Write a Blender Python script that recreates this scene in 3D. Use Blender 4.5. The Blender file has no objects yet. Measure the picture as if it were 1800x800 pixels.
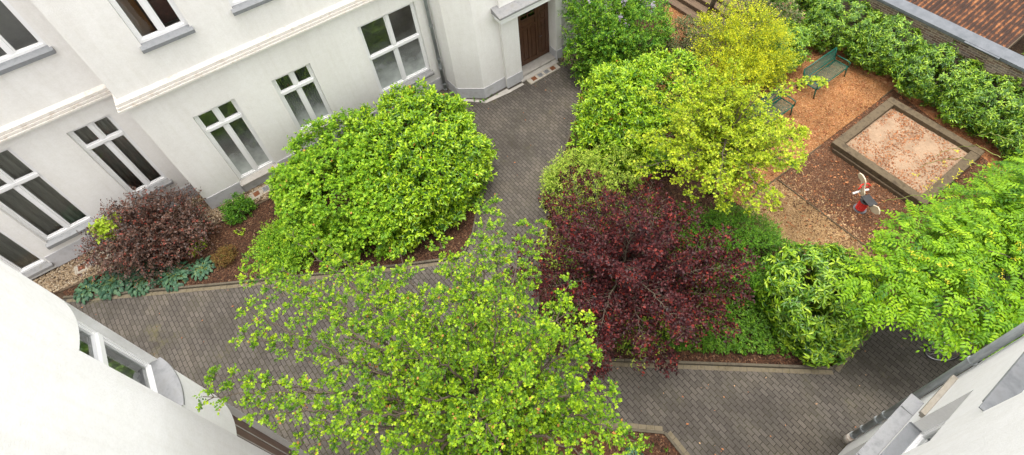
import bpy, math, random
import numpy as np
from mathutils import Vector, Matrix, noise

random.seed(7)
RNG = np.random.default_rng(11)
R = math.radians
C = bpy.context.scene.collection

# ------------------------------------------------------------------ tagging
def tag(o, label=None, cat=None, group=None, kind=None):
    if label: o['label'] = label
    if cat: o['category'] = cat
    if group: o['group'] = group
    if kind: o['kind'] = kind
    return o

def thing(name, label, cat, loc=(0, 0, 0), group=None):
    o = bpy.data.objects.new(name, None)
    o.empty_display_size = 0.2
    C.objects.link(o)
    o.location = loc
    return tag(o, label, cat, group)

# ------------------------------------------------------------------ mesh builder
class MB:
    def __init__(s):
        s.v = []; s.f = []
    def add(s, vs, fs):
        n = len(s.v)
        s.v += [tuple(p) for p in vs]
        s.f += [tuple(i + n for i in f) for f in fs]
    def quad(s, a, b, c, d): s.add([a, b, c, d], [(0, 1, 2, 3)])
    def box(s, x0, y0, z0, x1, y1, z1):
        s.hexa([(x0, y0, z0), (x1, y0, z0), (x1, y1, z0), (x0, y1, z0),
                (x0, y0, z1), (x1, y0, z1), (x1, y1, z1), (x0, y1, z1)])
    def hexa(s, p):
        s.add(p, [(0, 3, 2, 1), (4, 5, 6, 7), (0, 1, 5, 4), (1, 2, 6, 5), (2, 3, 7, 6), (3, 0, 4, 7)])
    def pbox(s, f, u0, u1, v0, v1, d0, d1):
        s.hexa([f(u0, v0, d0), f(u1, v0, d0), f(u1, v0, d1), f(u0, v0, d1),
                f(u0, v1, d0), f(u1, v1, d0), f(u1, v1, d1), f(u0, v1, d1)])
    def prism(s, poly, z0, z1):
        n = len(poly)
        vs = [(x, y, z0) for x, y in poly] + [(x, y, z1) for x, y in poly]
        fs = [tuple(range(n))[::-1], tuple(range(n, 2 * n))]
        fs += [(i, (i + 1) % n, n + (i + 1) % n, n + i) for i in range(n)]
        s.add(vs, fs)
    def tube(s, pts, rad, n=8, cap=True):
        pts = [Vector(p) for p in pts]
        if not hasattr(rad, '__len__'): rad = [rad] * len(pts)
        m = len(pts); vs = []
        x = None
        for i, p in enumerate(pts):
            t = (pts[min(i + 1, m - 1)] - pts[max(i - 1, 0)])
            if t.length < 1e-9: t = Vector((0, 0, 1))
            t.normalize()
            if x is None:
                x = t.orthogonal().normalized()
            x = (x - t * x.dot(t))
            if x.length < 1e-6: x = t.orthogonal()
            x.normalize(); y = t.cross(x)
            for k in range(n):
                a = 2 * math.pi * k / n
                vs.append(tuple(p + (x * math.cos(a) + y * math.sin(a)) * rad[i]))
        fs = []
        for i in range(m - 1):
            for k in range(n):
                k2 = (k + 1) % n
                fs.append((i * n + k, i * n + k2, (i + 1) * n + k2, (i + 1) * n + k))
        if cap:
            fs.append(tuple(range(n))[::-1]); fs.append(tuple((m - 1) * n + k for k in range(n)))
        s.add(vs, fs)
    def build(s, name, mat, parent=None, smooth=False, bevel=0):
        me = bpy.data.meshes.new(name)
        me.from_pydata(s.v, [], s.f)
        me.update()
        if mat: me.materials.append(mat)
        if smooth:
            me.polygons.foreach_set('use_smooth', [True] * len(me.polygons))
        o = bpy.data.objects.new(name, me)
        C.objects.link(o)
        if parent:
            o.parent = parent
            o.matrix_parent_inverse = Matrix.Translation(-root_loc(parent)) if parent.parent is None else Matrix.Identity(4)
        if bevel:
            b = o.modifiers.new('bevel', 'BEVEL'); b.width = bevel; b.segments = 2; b.limit_method = 'ANGLE'
        return o

def root_loc(o):
    v = Vector((0, 0, 0))
    while o is not None:
        if o.parent is None: v += Vector(o.location)
        o = o.parent
    return v

# ------------------------------------------------------------------ materials
MATS = {}
def newmat(name):
    m = bpy.data.materials.new(name); m.use_nodes = True
    nt = m.node_tree
    b = nt.nodes['Principled BSDF']
    return m, nt, b

def N(nt, typ, **kw):
    n = nt.nodes.new(typ)
    for k, v in kw.items():
        if k.startswith('i_'): n.inputs[k[2:].replace('_', ' ')].default_value = v
        else: setattr(n, k, v)
    return n

def ramp(nt, stops, interp='LINEAR'):
    r = nt.nodes.new('ShaderNodeValToRGB')
    cr = r.color_ramp; cr.interpolation = interp
    while len(cr.elements) < len(stops): cr.elements.new(0.5)
    while len(cr.elements) > len(stops): cr.elements.remove(cr.elements[-1])
    for e, (p, c) in zip(cr.elements, stops):
        e.position = p; e.color = (c[0], c[1], c[2], 1)
    return r

def mixc(nt, a, b, fac, mode='MIX'):
    m = nt.nodes.new('ShaderNodeMix'); m.data_type = 'RGBA'; m.blend_type = mode
    def setin(i, x):
        if hasattr(x, 'is_linked') or hasattr(x, 'links'): nt.links.new(x, m.inputs[i])
        elif isinstance(x, (int, float)): m.inputs[i].default_value = x
        else: m.inputs[i].default_value = (x[0], x[1], x[2], 1)
    setin(0, fac); setin(6, a); setin(7, b)
    return m.outputs[2]

def coords(nt, rot=0, scale=1):
    tc = nt.nodes.new('ShaderNodeTexCoord')
    mp = nt.nodes.new('ShaderNodeMapping')
    mp.inputs['Rotation'].default_value = (0, 0, rot)
    if hasattr(scale, '__len__'): mp.inputs['Scale'].default_value = scale
    else: mp.inputs['Scale'].default_value = (scale,) * 3
    nt.links.new(tc.outputs['Object'], mp.inputs['Vector'])
    return mp.outputs[0]

def noise_tex(nt, vec, scale, detail=4, rough=.6):
    n = nt.nodes.new('ShaderNodeTexNoise')
    n.inputs['Scale'].default_value = scale; n.inputs['Detail'].default_value = detail
    n.inputs['Roughness'].default_value = rough
    nt.links.new(vec, n.inputs['Vector'])
    return n

def bump(nt, b, height, strength=.3, dist=.01):
    bp = nt.nodes.new('ShaderNodeBump')
    bp.inputs['Strength'].default_value = strength; bp.inputs['Distance'].default_value = dist
    nt.links.new(height, bp.inputs['Height'])
    nt.links.new(bp.outputs[0], b.inputs['Normal'])

def m_noisy(name, c1, c2, scale=4, rough=.7, bscale=80, bstr=.2, bdist=.01, metal=0, stretch=(1, 1, 1), c3=None, spec=.4):
    m, nt, b = newmat(name)
    v = coords(nt, 0, stretch)
    n = noise_tex(nt, v, scale, 6, .65)
    st = [(.3, c1), (.7, c2)] if c3 is None else [(.25, c1), (.5, c2), (.75, c3)]
    r = ramp(nt, st)
    nt.links.new(n.outputs[0], r.inputs[0]); nt.links.new(r.outputs[0], b.inputs['Base Color'])
    b.inputs['Roughness'].default_value = rough; b.inputs['Metallic'].default_value = metal
    b.inputs['Specular IOR Level'].default_value = spec
    if bstr:
        n2 = noise_tex(nt, v, bscale, 3, .6)
        bump(nt, b, n2.outputs[0], bstr, bdist)
    return m

def m_plaster(name, base, dirt):
    m, nt, b = newmat(name)
    v = coords(nt)
    vs = coords(nt, 0, (1.6, 1.6, .35))
    big = noise_tex(nt, vs, .9, 5, .6)
    r = ramp(nt, [(.35, dirt), (.62, base)])
    nt.links.new(big.outputs[0], r.inputs[0])
    sm = noise_tex(nt, v, 6, 5, .7)
    r2 = ramp(nt, [(.3, (.94, .935, .92)), (.7, (1, 1, 1))])
    nt.links.new(sm.outputs[0], r2.inputs[0])
    st = noise_tex(nt, coords(nt, 0, (7, 7, .30)), 1.6, 5, .65)
    r3 = ramp(nt, [(.50, (1, 1, 1)), (.72, (.962, .957, .945))])
    nt.links.new(st.outputs[0], r3.inputs[0])
    gr = noise_tex(nt, v, 30, 3, .7)
    r4 = ramp(nt, [(.35, (.955, .955, .955)), (.6, (1, 1, 1))])
    nt.links.new(gr.outputs[0], r4.inputs[0])
    c = mixc(nt, r.outputs[0], r2.outputs[0], 1.0, 'MULTIPLY')
    c = mixc(nt, c, r3.outputs[0], 1.0, 'MULTIPLY')
    c = mixc(nt, c, r4.outputs[0], 1.0, 'MULTIPLY')
    nt.links.new(c, b.inputs['Base Color'])
    b.inputs['Roughness'].default_value = .9
    b.inputs['Specular IOR Level'].default_value = .2
    f = noise_tex(nt, v, 38, 4, .7)
    bump(nt, b, f.outputs[0], .6, .008)
    return m

M = {}
M['plaster'] = m_plaster('plaster', (.84, .83, .805), (.785, .77, .74))
M['plaster_bright'] = m_plaster('plaster_bright', (.85, .845, .835), (.815, .81, .795))
M['plinth'] = m_noisy('plinth_grey', (.42, .42, .435), (.50, .50, .515), 3, .85, 60, .3, .006, c3=(.36, .355, .35))
M['cornice'] = m_noisy('cornice_stucco', (.50, .43, .35), (.72, .69, .64), 5, .85, 50, .3, .006, c3=(.64, .58, .50))
M['white_paint'] = m_noisy('white_paint', (.77, .77, .765), (.83, .83, .825), 3, .35, 40, .04, .002)
M['zinc'] = m_noisy('zinc', (.15, .16, .17), (.23, .24, .25), 6, .6, 30, .1, .004, metal=.2, c3=(.19, .195, .2))
M['zinc_light'] = m_noisy('zinc_light', (.19, .195, .20), (.28, .285, .29), 7, .6, 30, .1, .004, metal=.25, c3=(.24, .24, .235))
M['pipe'] = m_noisy('pipe_zinc', (.20, .22, .225), (.34, .365, .37), 5, .38, 30, .08, .004, metal=.25, stretch=(3, 3, .6))
M['slate'] = m_noisy('slate_sill', (.15, .152, .155), (.24, .24, .24), 6, .7, 40, .2, .005, c3=(.20, .19, .17))
M['concrete'] = m_noisy('concrete', (.22, .20, .16), (.34, .31, .26), 5, .9, 70, .4, .006, c3=(.27, .24, .18))
M['concrete_light'] = m_noisy('concrete_light', (.30, .28, .25), (.42, .395, .36), 5, .9, 70, .3, .006)
M['kerb'] = m_noisy('kerb_concrete', (.05, .042, .03), (.10, .085, .06), 7, .9, 60, .4, .006, c3=(.07, .06, .035))
M['rust'] = m_noisy('rust', (.10, .035, .015), (.22, .08, .03), 30, .8, 60, .3, .004)
M['black'] = m_noisy('black_rubber', (.012, .012, .012), (.03, .03, .03), 8, .5, 40, .1, .002)
M['dark_room'] = m_noisy('room_paint', (.32, .31, .30), (.50, .48, .46), 2, .9, 20, 0)
M['curtain'] = m_noisy('curtain_cloth', (.20, .21, .19), (.40, .41, .38), 12, .9, 30, .1, .01, stretch=(3, 3, .2))
M['curtain_dark'] = m_noisy('blind_cloth', (.60, .60, .58), (.82, .81, .79), 12, .9, 30, .1, .01, stretch=(3, 3, .2))
M['wood_orange'] = m_noisy('varnished_wood', (.30, .12, .03), (.45, .20, .05), 4, .5, 30, .1, .004, stretch=(6, 6, .6))
M['red_cloth'] = m_noisy('red_cloth', (.12, .02, .015), (.25, .04, .03), 8, .8, 30, .1, .004)
M['timber'] = m_noisy('old_timber', (.025, .015, .007), (.105, .078, .045), 5, .85, 40, .6, .008, stretch=(1, 1, 1), c3=(.048, .033, .014))
M['timber_dark'] = m_noisy('dark_timber', (.035, .024, .014), (.10, .07, .042), 4, .85, 40, .6, .008, c3=(.06, .042, .024))
M['plank_brown'] = m_noisy('brown_plank', (.07, .045, .028), (.17, .115, .07), 3, .8, 30, .4, .006, stretch=(8, .6, 8))
M['green_metal'] = m_noisy('green_metal', (.004, .066, .044), (.009, .105, .072), 4, .4, 30, .05, .002)
M['red_metal'] = m_noisy('red_metal', (.62, .02, .015), (.75, .04, .03), 4, .35, 30, .03, .002)
M['beige_board'] = m_noisy('beige_board', (.55, .47, .34), (.66, .58, .44), 5, .5, 30, .05, .002)
M['white_plastic'] = m_noisy('white_plastic', (.75, .75, .74), (.82, .82, .81), 5, .4, 30, .03, .002)
M['bark'] = m_noisy('bark', (.035, .027, .018), (.11, .085, .06), 9, .9, 40, .8, .02, stretch=(2, 2, .5), c3=(.06, .055, .035))
M['green_stem'] = m_noisy('green_stem', (.16, .20, .04), (.28, .30, .08), 9, .7, 40, .2, .004)
M['chrome'] = m_noisy('bike_metal', (.45, .45, .45), (.60, .60, .60), 5, .3, 30, .02, .002, metal=.9)
M['bike_paint'] = m_noisy('bike_paint', (.08, .012, .012), (.13, .02, .02), 5, .35, 30, .02, .002)
M['lamp_glass'] = m_noisy('lamp_glass', (.68, .70, .66), (.75, .77, .73), 5, .15, 30, .02, .002)
M['steel'] = m_noisy('grate_steel', (.10, .10, .105), (.17, .17, .175), 20, .5, 40, .1, .002, metal=.5)

# door paint that flakes
def m_door():
    m, nt, b = newmat('door_brown_paint')
    v = coords(nt)
    n = noise_tex(nt, v, 3, 5, .6)
    r = ramp(nt, [(.3, (.065, .028, .014)), (.7, (.10, .045, .022))])
    nt.links.new(n.outputs[0], r.inputs[0])
    n2 = noise_tex(nt, coords(nt, 0, (1, 1, .7)), 7, 8, .75)
    r2 = ramp(nt, [(.665, (0, 0, 0)), (.69, (1, 1, 1))])
    nt.links.new(n2.outputs[0], r2.inputs[0])
    nt.links.new(mixc(nt, r.outputs[0], (.50, .36, .24), r2.outputs[0]), b.inputs['Base Color'])
    b.inputs['Roughness'].default_value = .45
    bump(nt, b, n2.outputs[0], .15, .004)
    return m
M['door'] = m_door()

def m_glass(name, film=0.0):
    m, nt, b = newmat(name)
    out = nt.nodes['Material Output']
    nt.nodes.remove(b)
    tr = N(nt, 'ShaderNodeBsdfTransparent'); tr.inputs[0].default_value = (.80, .84, .81, 1)
    gl = N(nt, 'ShaderNodeBsdfGlossy'); gl.inputs['Roughness'].default_value = .03
    gl.inputs['Color'].default_value = (.95, .97, .96, 1)
    fr = N(nt, 'ShaderNodeFresnel'); fr.inputs['IOR'].default_value = 2.2
    v = coords(nt)
    nz = noise_tex(nt, v, .8, 2, .5)
    bp = N(nt, 'ShaderNodeBump'); bp.inputs['Strength'].default_value = .06; bp.inputs['Distance'].default_value = .2
    nt.links.new(nz.outputs[0], bp.inputs['Height'])
    nt.links.new(bp.outputs[0], gl.inputs['Normal'])
    mx = N(nt, 'ShaderNodeMixShader')
    nt.links.new(fr.outputs[0], mx.inputs[0]); nt.links.new(tr.outputs[0], mx.inputs[1]); nt.links.new(gl.outputs[0], mx.inputs[2])
    last = mx.outputs[0]
    if film:
        tc = N(nt, 'ShaderNodeTexCoord'); sp = N(nt, 'ShaderNodeSeparateXYZ')
        nt.links.new(tc.outputs['Generated'], sp.inputs[0])
        nn = noise_tex(nt, v, 2.2, 3, .6)
        ad = N(nt, 'ShaderNodeMath', operation='MULTIPLY_ADD')
        nt.links.new(nn.outputs[0], ad.inputs[0]); ad.inputs[1].default_value = .5
        nt.links.new(sp.outputs[2], ad.inputs[2])
        rr = ramp(nt, [(.22, (film, film, film)), (.62, (film * .22,) * 3), (.95, (.02, .02, .02))])
        nt.links.new(ad.outputs[0], rr.inputs[0])
        df = N(nt, 'ShaderNodeBsdfDiffuse'); df.inputs[0].default_value = (.62, .66, .64, 1)
        m2 = N(nt, 'ShaderNodeMixShader')
        nt.links.new(rr.outputs[0], m2.inputs[0]); nt.links.new(last, m2.inputs[1]); nt.links.new(df.outputs[0], m2.inputs[2])
        last = m2.outputs[0]
    nt.links.new(last, out.inputs['Surface'])
    return m
M['glass'] = m_glass('window_glass')
M['glass_film'] = m_glass('frosted_window_glass', .8)

def m_paving(name, az, seed, tint=1.0):
    m, nt, b = newmat(name)
    v = coords(nt, -az)
    br = N(nt, 'ShaderNodeTexBrick', offset=.5, squash=1.0)
    br.inputs['Scale'].default_value = 1.0
    br.inputs['Brick Width'].default_value = .202; br.inputs['Row Height'].default_value = .101
    br.inputs['Mortar Size'].default_value = .0075; br.inputs['Mortar Smooth'].default_value = .2
    br.inputs['Color1'].default_value = (0, 0, 0, 1); br.inputs['Color2'].default_value = (1, 1, 1, 1)
    br.inputs['Mortar'].default_value = (.5, .5, .5, 1)
    # slightly wavy rows
    wob = noise_tex(nt, v, 1.3, 2, .5)
    sub = N(nt, 'ShaderNodeVectorMath', operation='SUBTRACT'); nt.links.new(wob.outputs['Color'], sub.inputs[0]); sub.inputs[1].default_value = (.5, .5, .5)
    sc = N(nt, 'ShaderNodeVectorMath', operation='SCALE'); nt.links.new(sub.outputs[0], sc.inputs[0]); sc.inputs['Scale'].default_value = .022
    ad = N(nt, 'ShaderNodeVectorMath', operation='ADD'); nt.links.new(v, ad.inputs[0]); nt.links.new(sc.outputs[0], ad.inputs[1])
    nt.links.new(ad.outputs[0], br.inputs['Vector'])
    t = tint
    r = ramp(nt, [(0, (.064 * t, .056 * t, .047 * t)), (.5, (.077 * t, .068 * t, .058 * t)), (1, (.094 * t, .083 * t, .071 * t))])
    nt.links.new(br.outputs['Color'], r.inputs[0])
    v0 = coords(nt)
    big = noise_tex(nt, v0, .55, 5, .6)
    rb = ramp(nt, [(.3, (.62, .60, .58)), (.5, (.95, .95, .95)), (.72, (1.38, 1.34, 1.26))])
    nt.links.new(big.outputs[0], rb.inputs[0])
    c = mixc(nt, r.outputs[0], rb.outputs[0], 1.0, 'MULTIPLY')
    gr = noise_tex(nt, v0, 140, 2, .8)
    rg = ramp(nt, [(.3, (.55, .55, .56)), (.5, (1, 1, 1)), (.7, (1.55, 1.52, 1.48))])
    nt.links.new(gr.outputs[0], rg.inputs[0])
    c = mixc(nt, c, rg.outputs[0], 1.0, 'MULTIPLY')
    # joints, some mossy
    moss = noise_tex(nt, v0, 1.6, 4, .6)
    rm = ramp(nt, [(.45, (.022, .017, .012)), (.7, (.042, .040, .014))])
    nt.links.new(moss.outputs[0], rm.inputs[0])
    c = mixc(nt, c, rm.outputs[0], br.outputs['Fac'])
    # mossy stains
    ms = noise_tex(nt, v0, .8, 6, .7)
    rs = ramp(nt, [(.60, (0, 0, 0)), (.78, (.55, .55, .55))])
    nt.links.new(ms.outputs[0], rs.inputs[0])
    c = mixc(nt, c, (.14, .125, .045), rs.outputs[0])
    nt.links.new(c, b.inputs['Base Color'])
    b.inputs['Roughness'].default_value = .8
    b.inputs['Specular IOR Level'].default_value = .35
    inv = N(nt, 'ShaderNodeMath', operation='SUBTRACT'); inv.inputs[0].default_value = 1.0
    nt.links.new(br.outputs['Fac'], inv.inputs[1])
    a2 = N(nt, 'ShaderNodeMath', operation='MULTIPLY_ADD'); nt.links.new(gr.outputs[0], a2.inputs[0]); a2.inputs[1].default_value = .25
    nt.links.new(inv.outputs[0], a2.inputs[2])
    bump(nt, b, a2.outputs[0], .8, .008)
    return m
M['paving_west'] = m_paving('paving_blocks_west', R(-84), 1)
M['paving_east'] = m_paving('paving_blocks_east', R(-88), 2)

def m_chips(name, cols, scale=28, rough=.85, pale=None):
    m, nt, b = newmat(name)
    v = coords(nt)
    dn = noise_tex(nt, v, 9, 3, .6)
    sub = N(nt, 'ShaderNodeVectorMath', operation='SCALE'); nt.links.new(dn.outputs['Color'], sub.inputs[0]); sub.inputs['Scale'].default_value = .10
    ad = N(nt, 'ShaderNodeVectorMath', operation='ADD'); nt.links.new(v, ad.inputs[0]); nt.links.new(sub.outputs[0], ad.inputs[1])
    vo = N(nt, 'ShaderNodeTexVoronoi', feature='F1'); vo.inputs['Scale'].default_value = scale
    nt.links.new(ad.outputs[0], vo.inputs['Vector'])
    sp = N(nt, 'ShaderNodeSeparateColor'); nt.links.new(vo.outputs['Color'], sp.inputs[0])
    k = len(cols) - 1
    r = ramp(nt, [(i / k, c) for i, c in enumerate(cols)])
    nt.links.new(sp.outputs[0], r.inputs[0])
    big = noise_tex(nt, v, .9, 5, .65)
    rb = ramp(nt, [(.3, (.62, .60, .58)), (.7, (1.25, 1.22, 1.18))])
    nt.links.new(big.outputs[0], rb.inputs[0])
    c = mixc(nt, r.outputs[0], rb.outputs[0], 1.0, 'MULTIPLY')
    nt.links.new(c, b.inputs['Base Color'])
    b.inputs['Roughness'].default_value = rough
    b.inputs['Specular IOR Level'].default_value = .25
    a = N(nt, 'ShaderNodeMath', operation='ADD'); nt.links.new(sp.outputs[1], a.inputs[0]); nt.links.new(vo.outputs['Distance'], a.inputs[1])
    bump(nt, b, a.outputs[0], .9, .02)
    return m
M['mulch'] = m_chips('bark_mulch', [(.018, .009, .005), (.05, .022, .012), (.09, .04, .02), (.04, .02, .012), (.16, .09, .05)], 30)
M['chips_orange'] = m_chips('orange_bark_chips', [(.13, .048, .015), (.28, .12, .04), (.40, .20, .08), (.20, .08, .026), (.46, .29, .15)], 42)
M['chips_red'] = m_chips('red_brown_bark_chips', [(.035, .016, .009), (.10, .042, .020), (.165, .075, .035), (.065, .032, .018), (.25, .15, .09)], 42)
M['chips_pale'] = m_chips('pale_wood_chips', [(.16, .09, .04), (.29, .18, .08), (.38, .25, .125), (.22, .13, .055), (.44, .32, .18)], 46)
M['soil'] = m_chips('soil', [(.03, .018, .01), (.06, .035, .02), (.045, .03, .018), (.09, .055, .03)], 20)
M['leaf_litter'] = m_chips('brown_litter', [(.20, .07, .03), (.38, .16, .07), (.30, .12, .05), (.46, .25, .12)], 12)
M['red_bits'] = m_chips('red_bits', [(.06, .028, .014), (.16, .075, .038), (.10, .045, .022), (.30, .19, .12)], 9)
M['pale_bits'] = m_chips('pale_bits', [(.22, .13, .06), (.36, .24, .12), (.28, .17, .08), (.44, .32, .18)], 9)
M['mulch_bits'] = m_chips('mulch_bits', [(.05, .025, .013), (.13, .065, .035), (.08, .04, .02), (.26, .17, .10)], 9)
M['chip_bits'] = m_chips('loose_chips', [(.16, .08, .04), (.45, .28, .15), (.30, .14, .06), (.60, .45, .28)], 9)

def m_pebbles():
    m, nt, b = newmat('gravel_pebbles')
    v = coords(nt)
    vo = N(nt, 'ShaderNodeTexVoronoi'); vo.inputs['Scale'].default_value = 34
    nt.links.new(v, vo.inputs['Vector'])
    sp = N(nt, 'ShaderNodeSeparateColor'); nt.links.new(vo.outputs['Color'], sp.inputs[0])
    r = ramp(nt, [(0, (.05, .03, .015)), (.25, (.20, .13, .065)), (.5, (.34, .26, .16)), (.75, (.12, .075, .04)), (1, (.44, .38, .28))])
    nt.links.new(sp.outputs[0], r.inputs[0]); nt.links.new(r.outputs[0], b.inputs['Base Color'])
    b.inputs['Roughness'].default_value = .6
    return m
M['pebbles'] = m_pebbles()

def m_sand():
    m, nt, b = newmat('sand')
    v = coords(nt)
    n = noise_tex(nt, v, 2.2, 6, .65)
    r = ramp(nt, [(.3, (.23, .155, .10)), (.6, (.32, .226, .15)), (.8, (.27, .19, .122))])
    nt.links.new(n.outputs[0], r.inputs[0])
    g = noise_tex(nt, v, 120, 2, .7)
    rg = ramp(nt, [(.3, (.8, .8, .8)), (.7, (1.15, 1.15, 1.15))]); nt.links.new(g.outputs[0], rg.inputs[0])
    nt.links.new(mixc(nt, r.outputs[0], rg.outputs[0], 1.0, 'MULTIPLY'), b.inputs['Base Color'])
    b.inputs['Roughness'].default_value = .95; b.inputs['Specular IOR Level'].default_value = .15
    n2 = noise_tex(nt, v, 9, 4, .6)
    bump(nt, b, n2.outputs[0], .8, .05)
    return m
M['sand'] = m_sand()

def m_brick():
    m, nt, b = newmat('old_brick')
    tc = N(nt, 'ShaderNodeTexCoord'); sp = N(nt, 'ShaderNodeSeparateXYZ'); cb = N(nt, 'ShaderNodeCombineXYZ')
    nt.links.new(tc.outputs['Object'], sp.inputs[0])
    ax = N(nt, 'ShaderNodeMath', operation='ADD'); nt.links.new(sp.outputs[0], ax.inputs[0]); nt.links.new(sp.outputs[1], ax.inputs[1])
    nt.links.new(ax.outputs[0], cb.inputs[0]); nt.links.new(sp.outputs[2], cb.inputs[1])
    br = N(nt, 'ShaderNodeTexBrick', offset=.5)
    br.inputs['Scale'].default_value = 1
    br.inputs['Brick Width'].default_value = .25; br.inputs['Row Height'].default_value = .078
    br.inputs['Mortar Size'].default_value = .008; br.inputs['Mortar Smooth'].default_value = .2
    br.inputs['Color1'].default_value = (0, 0, 0, 1); br.inputs['Color2'].default_value = (1, 1, 1, 1)
    nt.links.new(cb.outputs[0], br.inputs['Vector'])
    r = ramp(nt, [(0, (.13, .08, .06)), (.4, (.25, .165, .125)), (.7, (.19, .15, .13)), (1, (.34, .25, .20))])
    nt.links.new(br.outputs['Color'], r.inputs[0])
    n = noise_tex(nt, tc.outputs['Object'], 14, 5, .7)
    rn = ramp(nt, [(.35, (.6, .6, .6)), (.7, (1.3, 1.3, 1.3))]); nt.links.new(n.outputs[0], rn.inputs[0])
    c = mixc(nt, r.outputs[0], rn.outputs[0], 1.0, 'MULTIPLY')
    c = mixc(nt, c, (.44, .37, .29), br.outputs['Fac'])
    nt.links.new(c, b.inputs['Base Color']); b.inputs['Roughness'].default_value = .9
    inv = N(nt, 'ShaderNodeMath', operation='SUBTRACT'); inv.inputs[0].default_value = 1; nt.links.new(br.outputs['Fac'], inv.inputs[1])
    bump(nt, b, inv.outputs[0], .7, .012)
    return m
M['brick'] = m_brick()

def m_roof():
    m, nt, b = newmat('rusty_roof_sheet')
    v = coords(nt)
    n = noise_tex(nt, v, 3.2, 8, .75)
    r = ramp(nt, [(.42, (.03, .014, .008)), (.55, (.075, .03, .014)), (.64, (.22, .085, .03)), (.78, (.38, .18, .07))])
    sp = N(nt, 'ShaderNodeSeparateXYZ'); nt.links.new(v, sp.inputs[0])
    k = N(nt, 'ShaderNodeMath', operation='MULTIPLY_ADD'); nt.links.new(sp.outputs[1], k.inputs[0]); k.inputs[1].default_value = 2 * math.pi / .13812; k.inputs[2].default_value = -2.45 * 2 * math.pi / .13812
    si = N(nt, 'ShaderNodeMath', operation='SINE'); nt.links.new(k.outputs[0], si.inputs[0])
    ad = N(nt, 'ShaderNodeMath', operation='MULTIPLY_ADD'); nt.links.new(si.outputs[0], ad.inputs[0]); ad.inputs[1].default_value = -.10; nt.links.new(n.outputs[0], ad.inputs[2])
    nt.links.new(ad.outputs[0], r.inputs[0]); nt.links.new(r.outputs[0], b.inputs['Base Color'])
    b.inputs['Roughness'].default_value = .85
    return m
M['roof'] = m_roof()

def m_leaf(name, stops, rough=.42, trans=.22, spec=.22, tcol=None):
    m, nt, b = newmat(name)
    out = nt.nodes['Material Output']
    at = N(nt, 'ShaderNodeAttribute', attribute_name='tone')
    r = ramp(nt, stops)
    nt.links.new(at.outputs['Fac'], r.inputs[0])
    nt.links.new(r.outputs[0], b.inputs['Base Color'])
    b.inputs['Roughness'].default_value = rough
    b.inputs['Specular IOR Level'].default_value = spec
    tl = N(nt, 'ShaderNodeBsdfTranslucent')
    tm = mixc(nt, r.outputs[0], tcol or (1.25, 1.2, .55), 1.0, 'MULTIPLY')
    nt.links.new(tm, tl.inputs[0])
    mx = N(nt, 'ShaderNodeMixShader'); mx.inputs[0].default_value = trans
    nt.links.new(b.outputs[0], mx.inputs[1]); nt.links.new(tl.outputs[0], mx.inputs[2])
    nt.links.new(mx.outputs[0], out.inputs['Surface'])
    return m
L = {}
L['hawthorn'] = m_leaf('hawthorn_leaf', [(0, (.025, .08, .008)), (.4, (.11, .225, .008)), (.75, (.25, .395, .010)), (.96, (.36, .48, .02)), (1, (.34, .16, .04))], trans=.2)
L['lime'] = m_leaf('lime_leaf', [(0, (.06, .12, .010)), (.4, (.22, .32, .012)), (.8, (.40, .49, .018)), (1, (.48, .52, .04))])
L['vine'] = m_leaf('currant_leaf', [(0, (.04, .12, .010)), (.45, (.14, .30, .012)), (.85, (.27, .44, .02)), (.97, (.34, .49, .03)), (1, (.40, .20, .05))])
L['laurel'] = m_leaf('laurel_leaf', [(0, (.012, .05, .010)), (.35, (.055, .15, .012)), (.7, (.19, .36, .012)), (.97, (.36, .52, .02)), (1, (.50, .20, .04))], .32, .2, .36)
L['privet'] = m_leaf('golden_privet_leaf', [(0, (.16, .24, .010)), (.5, (.46, .50, .012)), (1, (.68, .66, .025))], .4, .3)
L['lilac'] = m_leaf('lilac_leaf', [(0, (.03, .11, .012)), (.5, (.10, .24, .016)), (1, (.24, .40, .025))], .4, .25)
L['purple'] = m_leaf('plum_leaf', [(0, (.016, .005, .006)), (.5, (.050, .011, .013)), (.85, (.10, .022, .022)), (1, (.24, .03, .018))], .42, .22, .25, (1.6, .6, .5))
L['cotinus'] = m_leaf('smoke_bush_leaf', [(0, (.03, .018, .012)), (.5, (.095, .05, .035)), (.88, (.16, .085, .055)), (1, (.30, .05, .035))], .4, .2, .5, (1.5, .7, .5))
L['fresh'] = m_leaf('fresh_leaf', [(0, (.24, .36, .02)), (1, (.38, .50, .04))])
L['hosta'] = m_leaf('hosta_leaf', [(0, (.022, .065, .038)), (.6, (.055, .125, .068)), (1, (.095, .175, .09))], .45, .15)
L['rhodo'] = m_leaf('rhododendron_leaf', [(0, (.02, .07, .010)), (.4, (.07, .17, .014)), (.75, (.18, .33, .018)), (1, (.32, .46, .03))], .32, .15, .42)
L['rhodo_bright'] = m_leaf('rhododendron_bright_leaf', [(0, (.025, .08, .012)), (.4, (.10, .22, .016)), (.8, (.24, .40, .02)), (1, (.36, .50, .035))], .32, .18, .4)
L['rhodo_star'] = m_leaf('rhododendron_star_leaf', [(0, (.015, .055, .008)), (.4, (.075, .19, .012)), (.8, (.25, .41, .018)), (1, (.38, .52, .03))], .32, .15, .4)
L['wisteria'] = m_leaf('wisteria_leaf', [(0, (.04, .13, .008)), (.5, (.17, .34, .008)), (.92, (.31, .48, .012)), (1, (.52, .48, .03))], .4, .3)
L['euonymus'] = m_leaf('euonymus_leaf', [(0, (.07, .14, .02)), (.5, (.24, .36, .03)), (1, (.52, .58, .10))], .4, .2)
L['cover'] = m_leaf('ground_cover_leaf', [(0, (.03, .09, .010)), (.6, (.09, .21, .014)), (1, (.19, .33, .025))], .45, .25)
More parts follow.
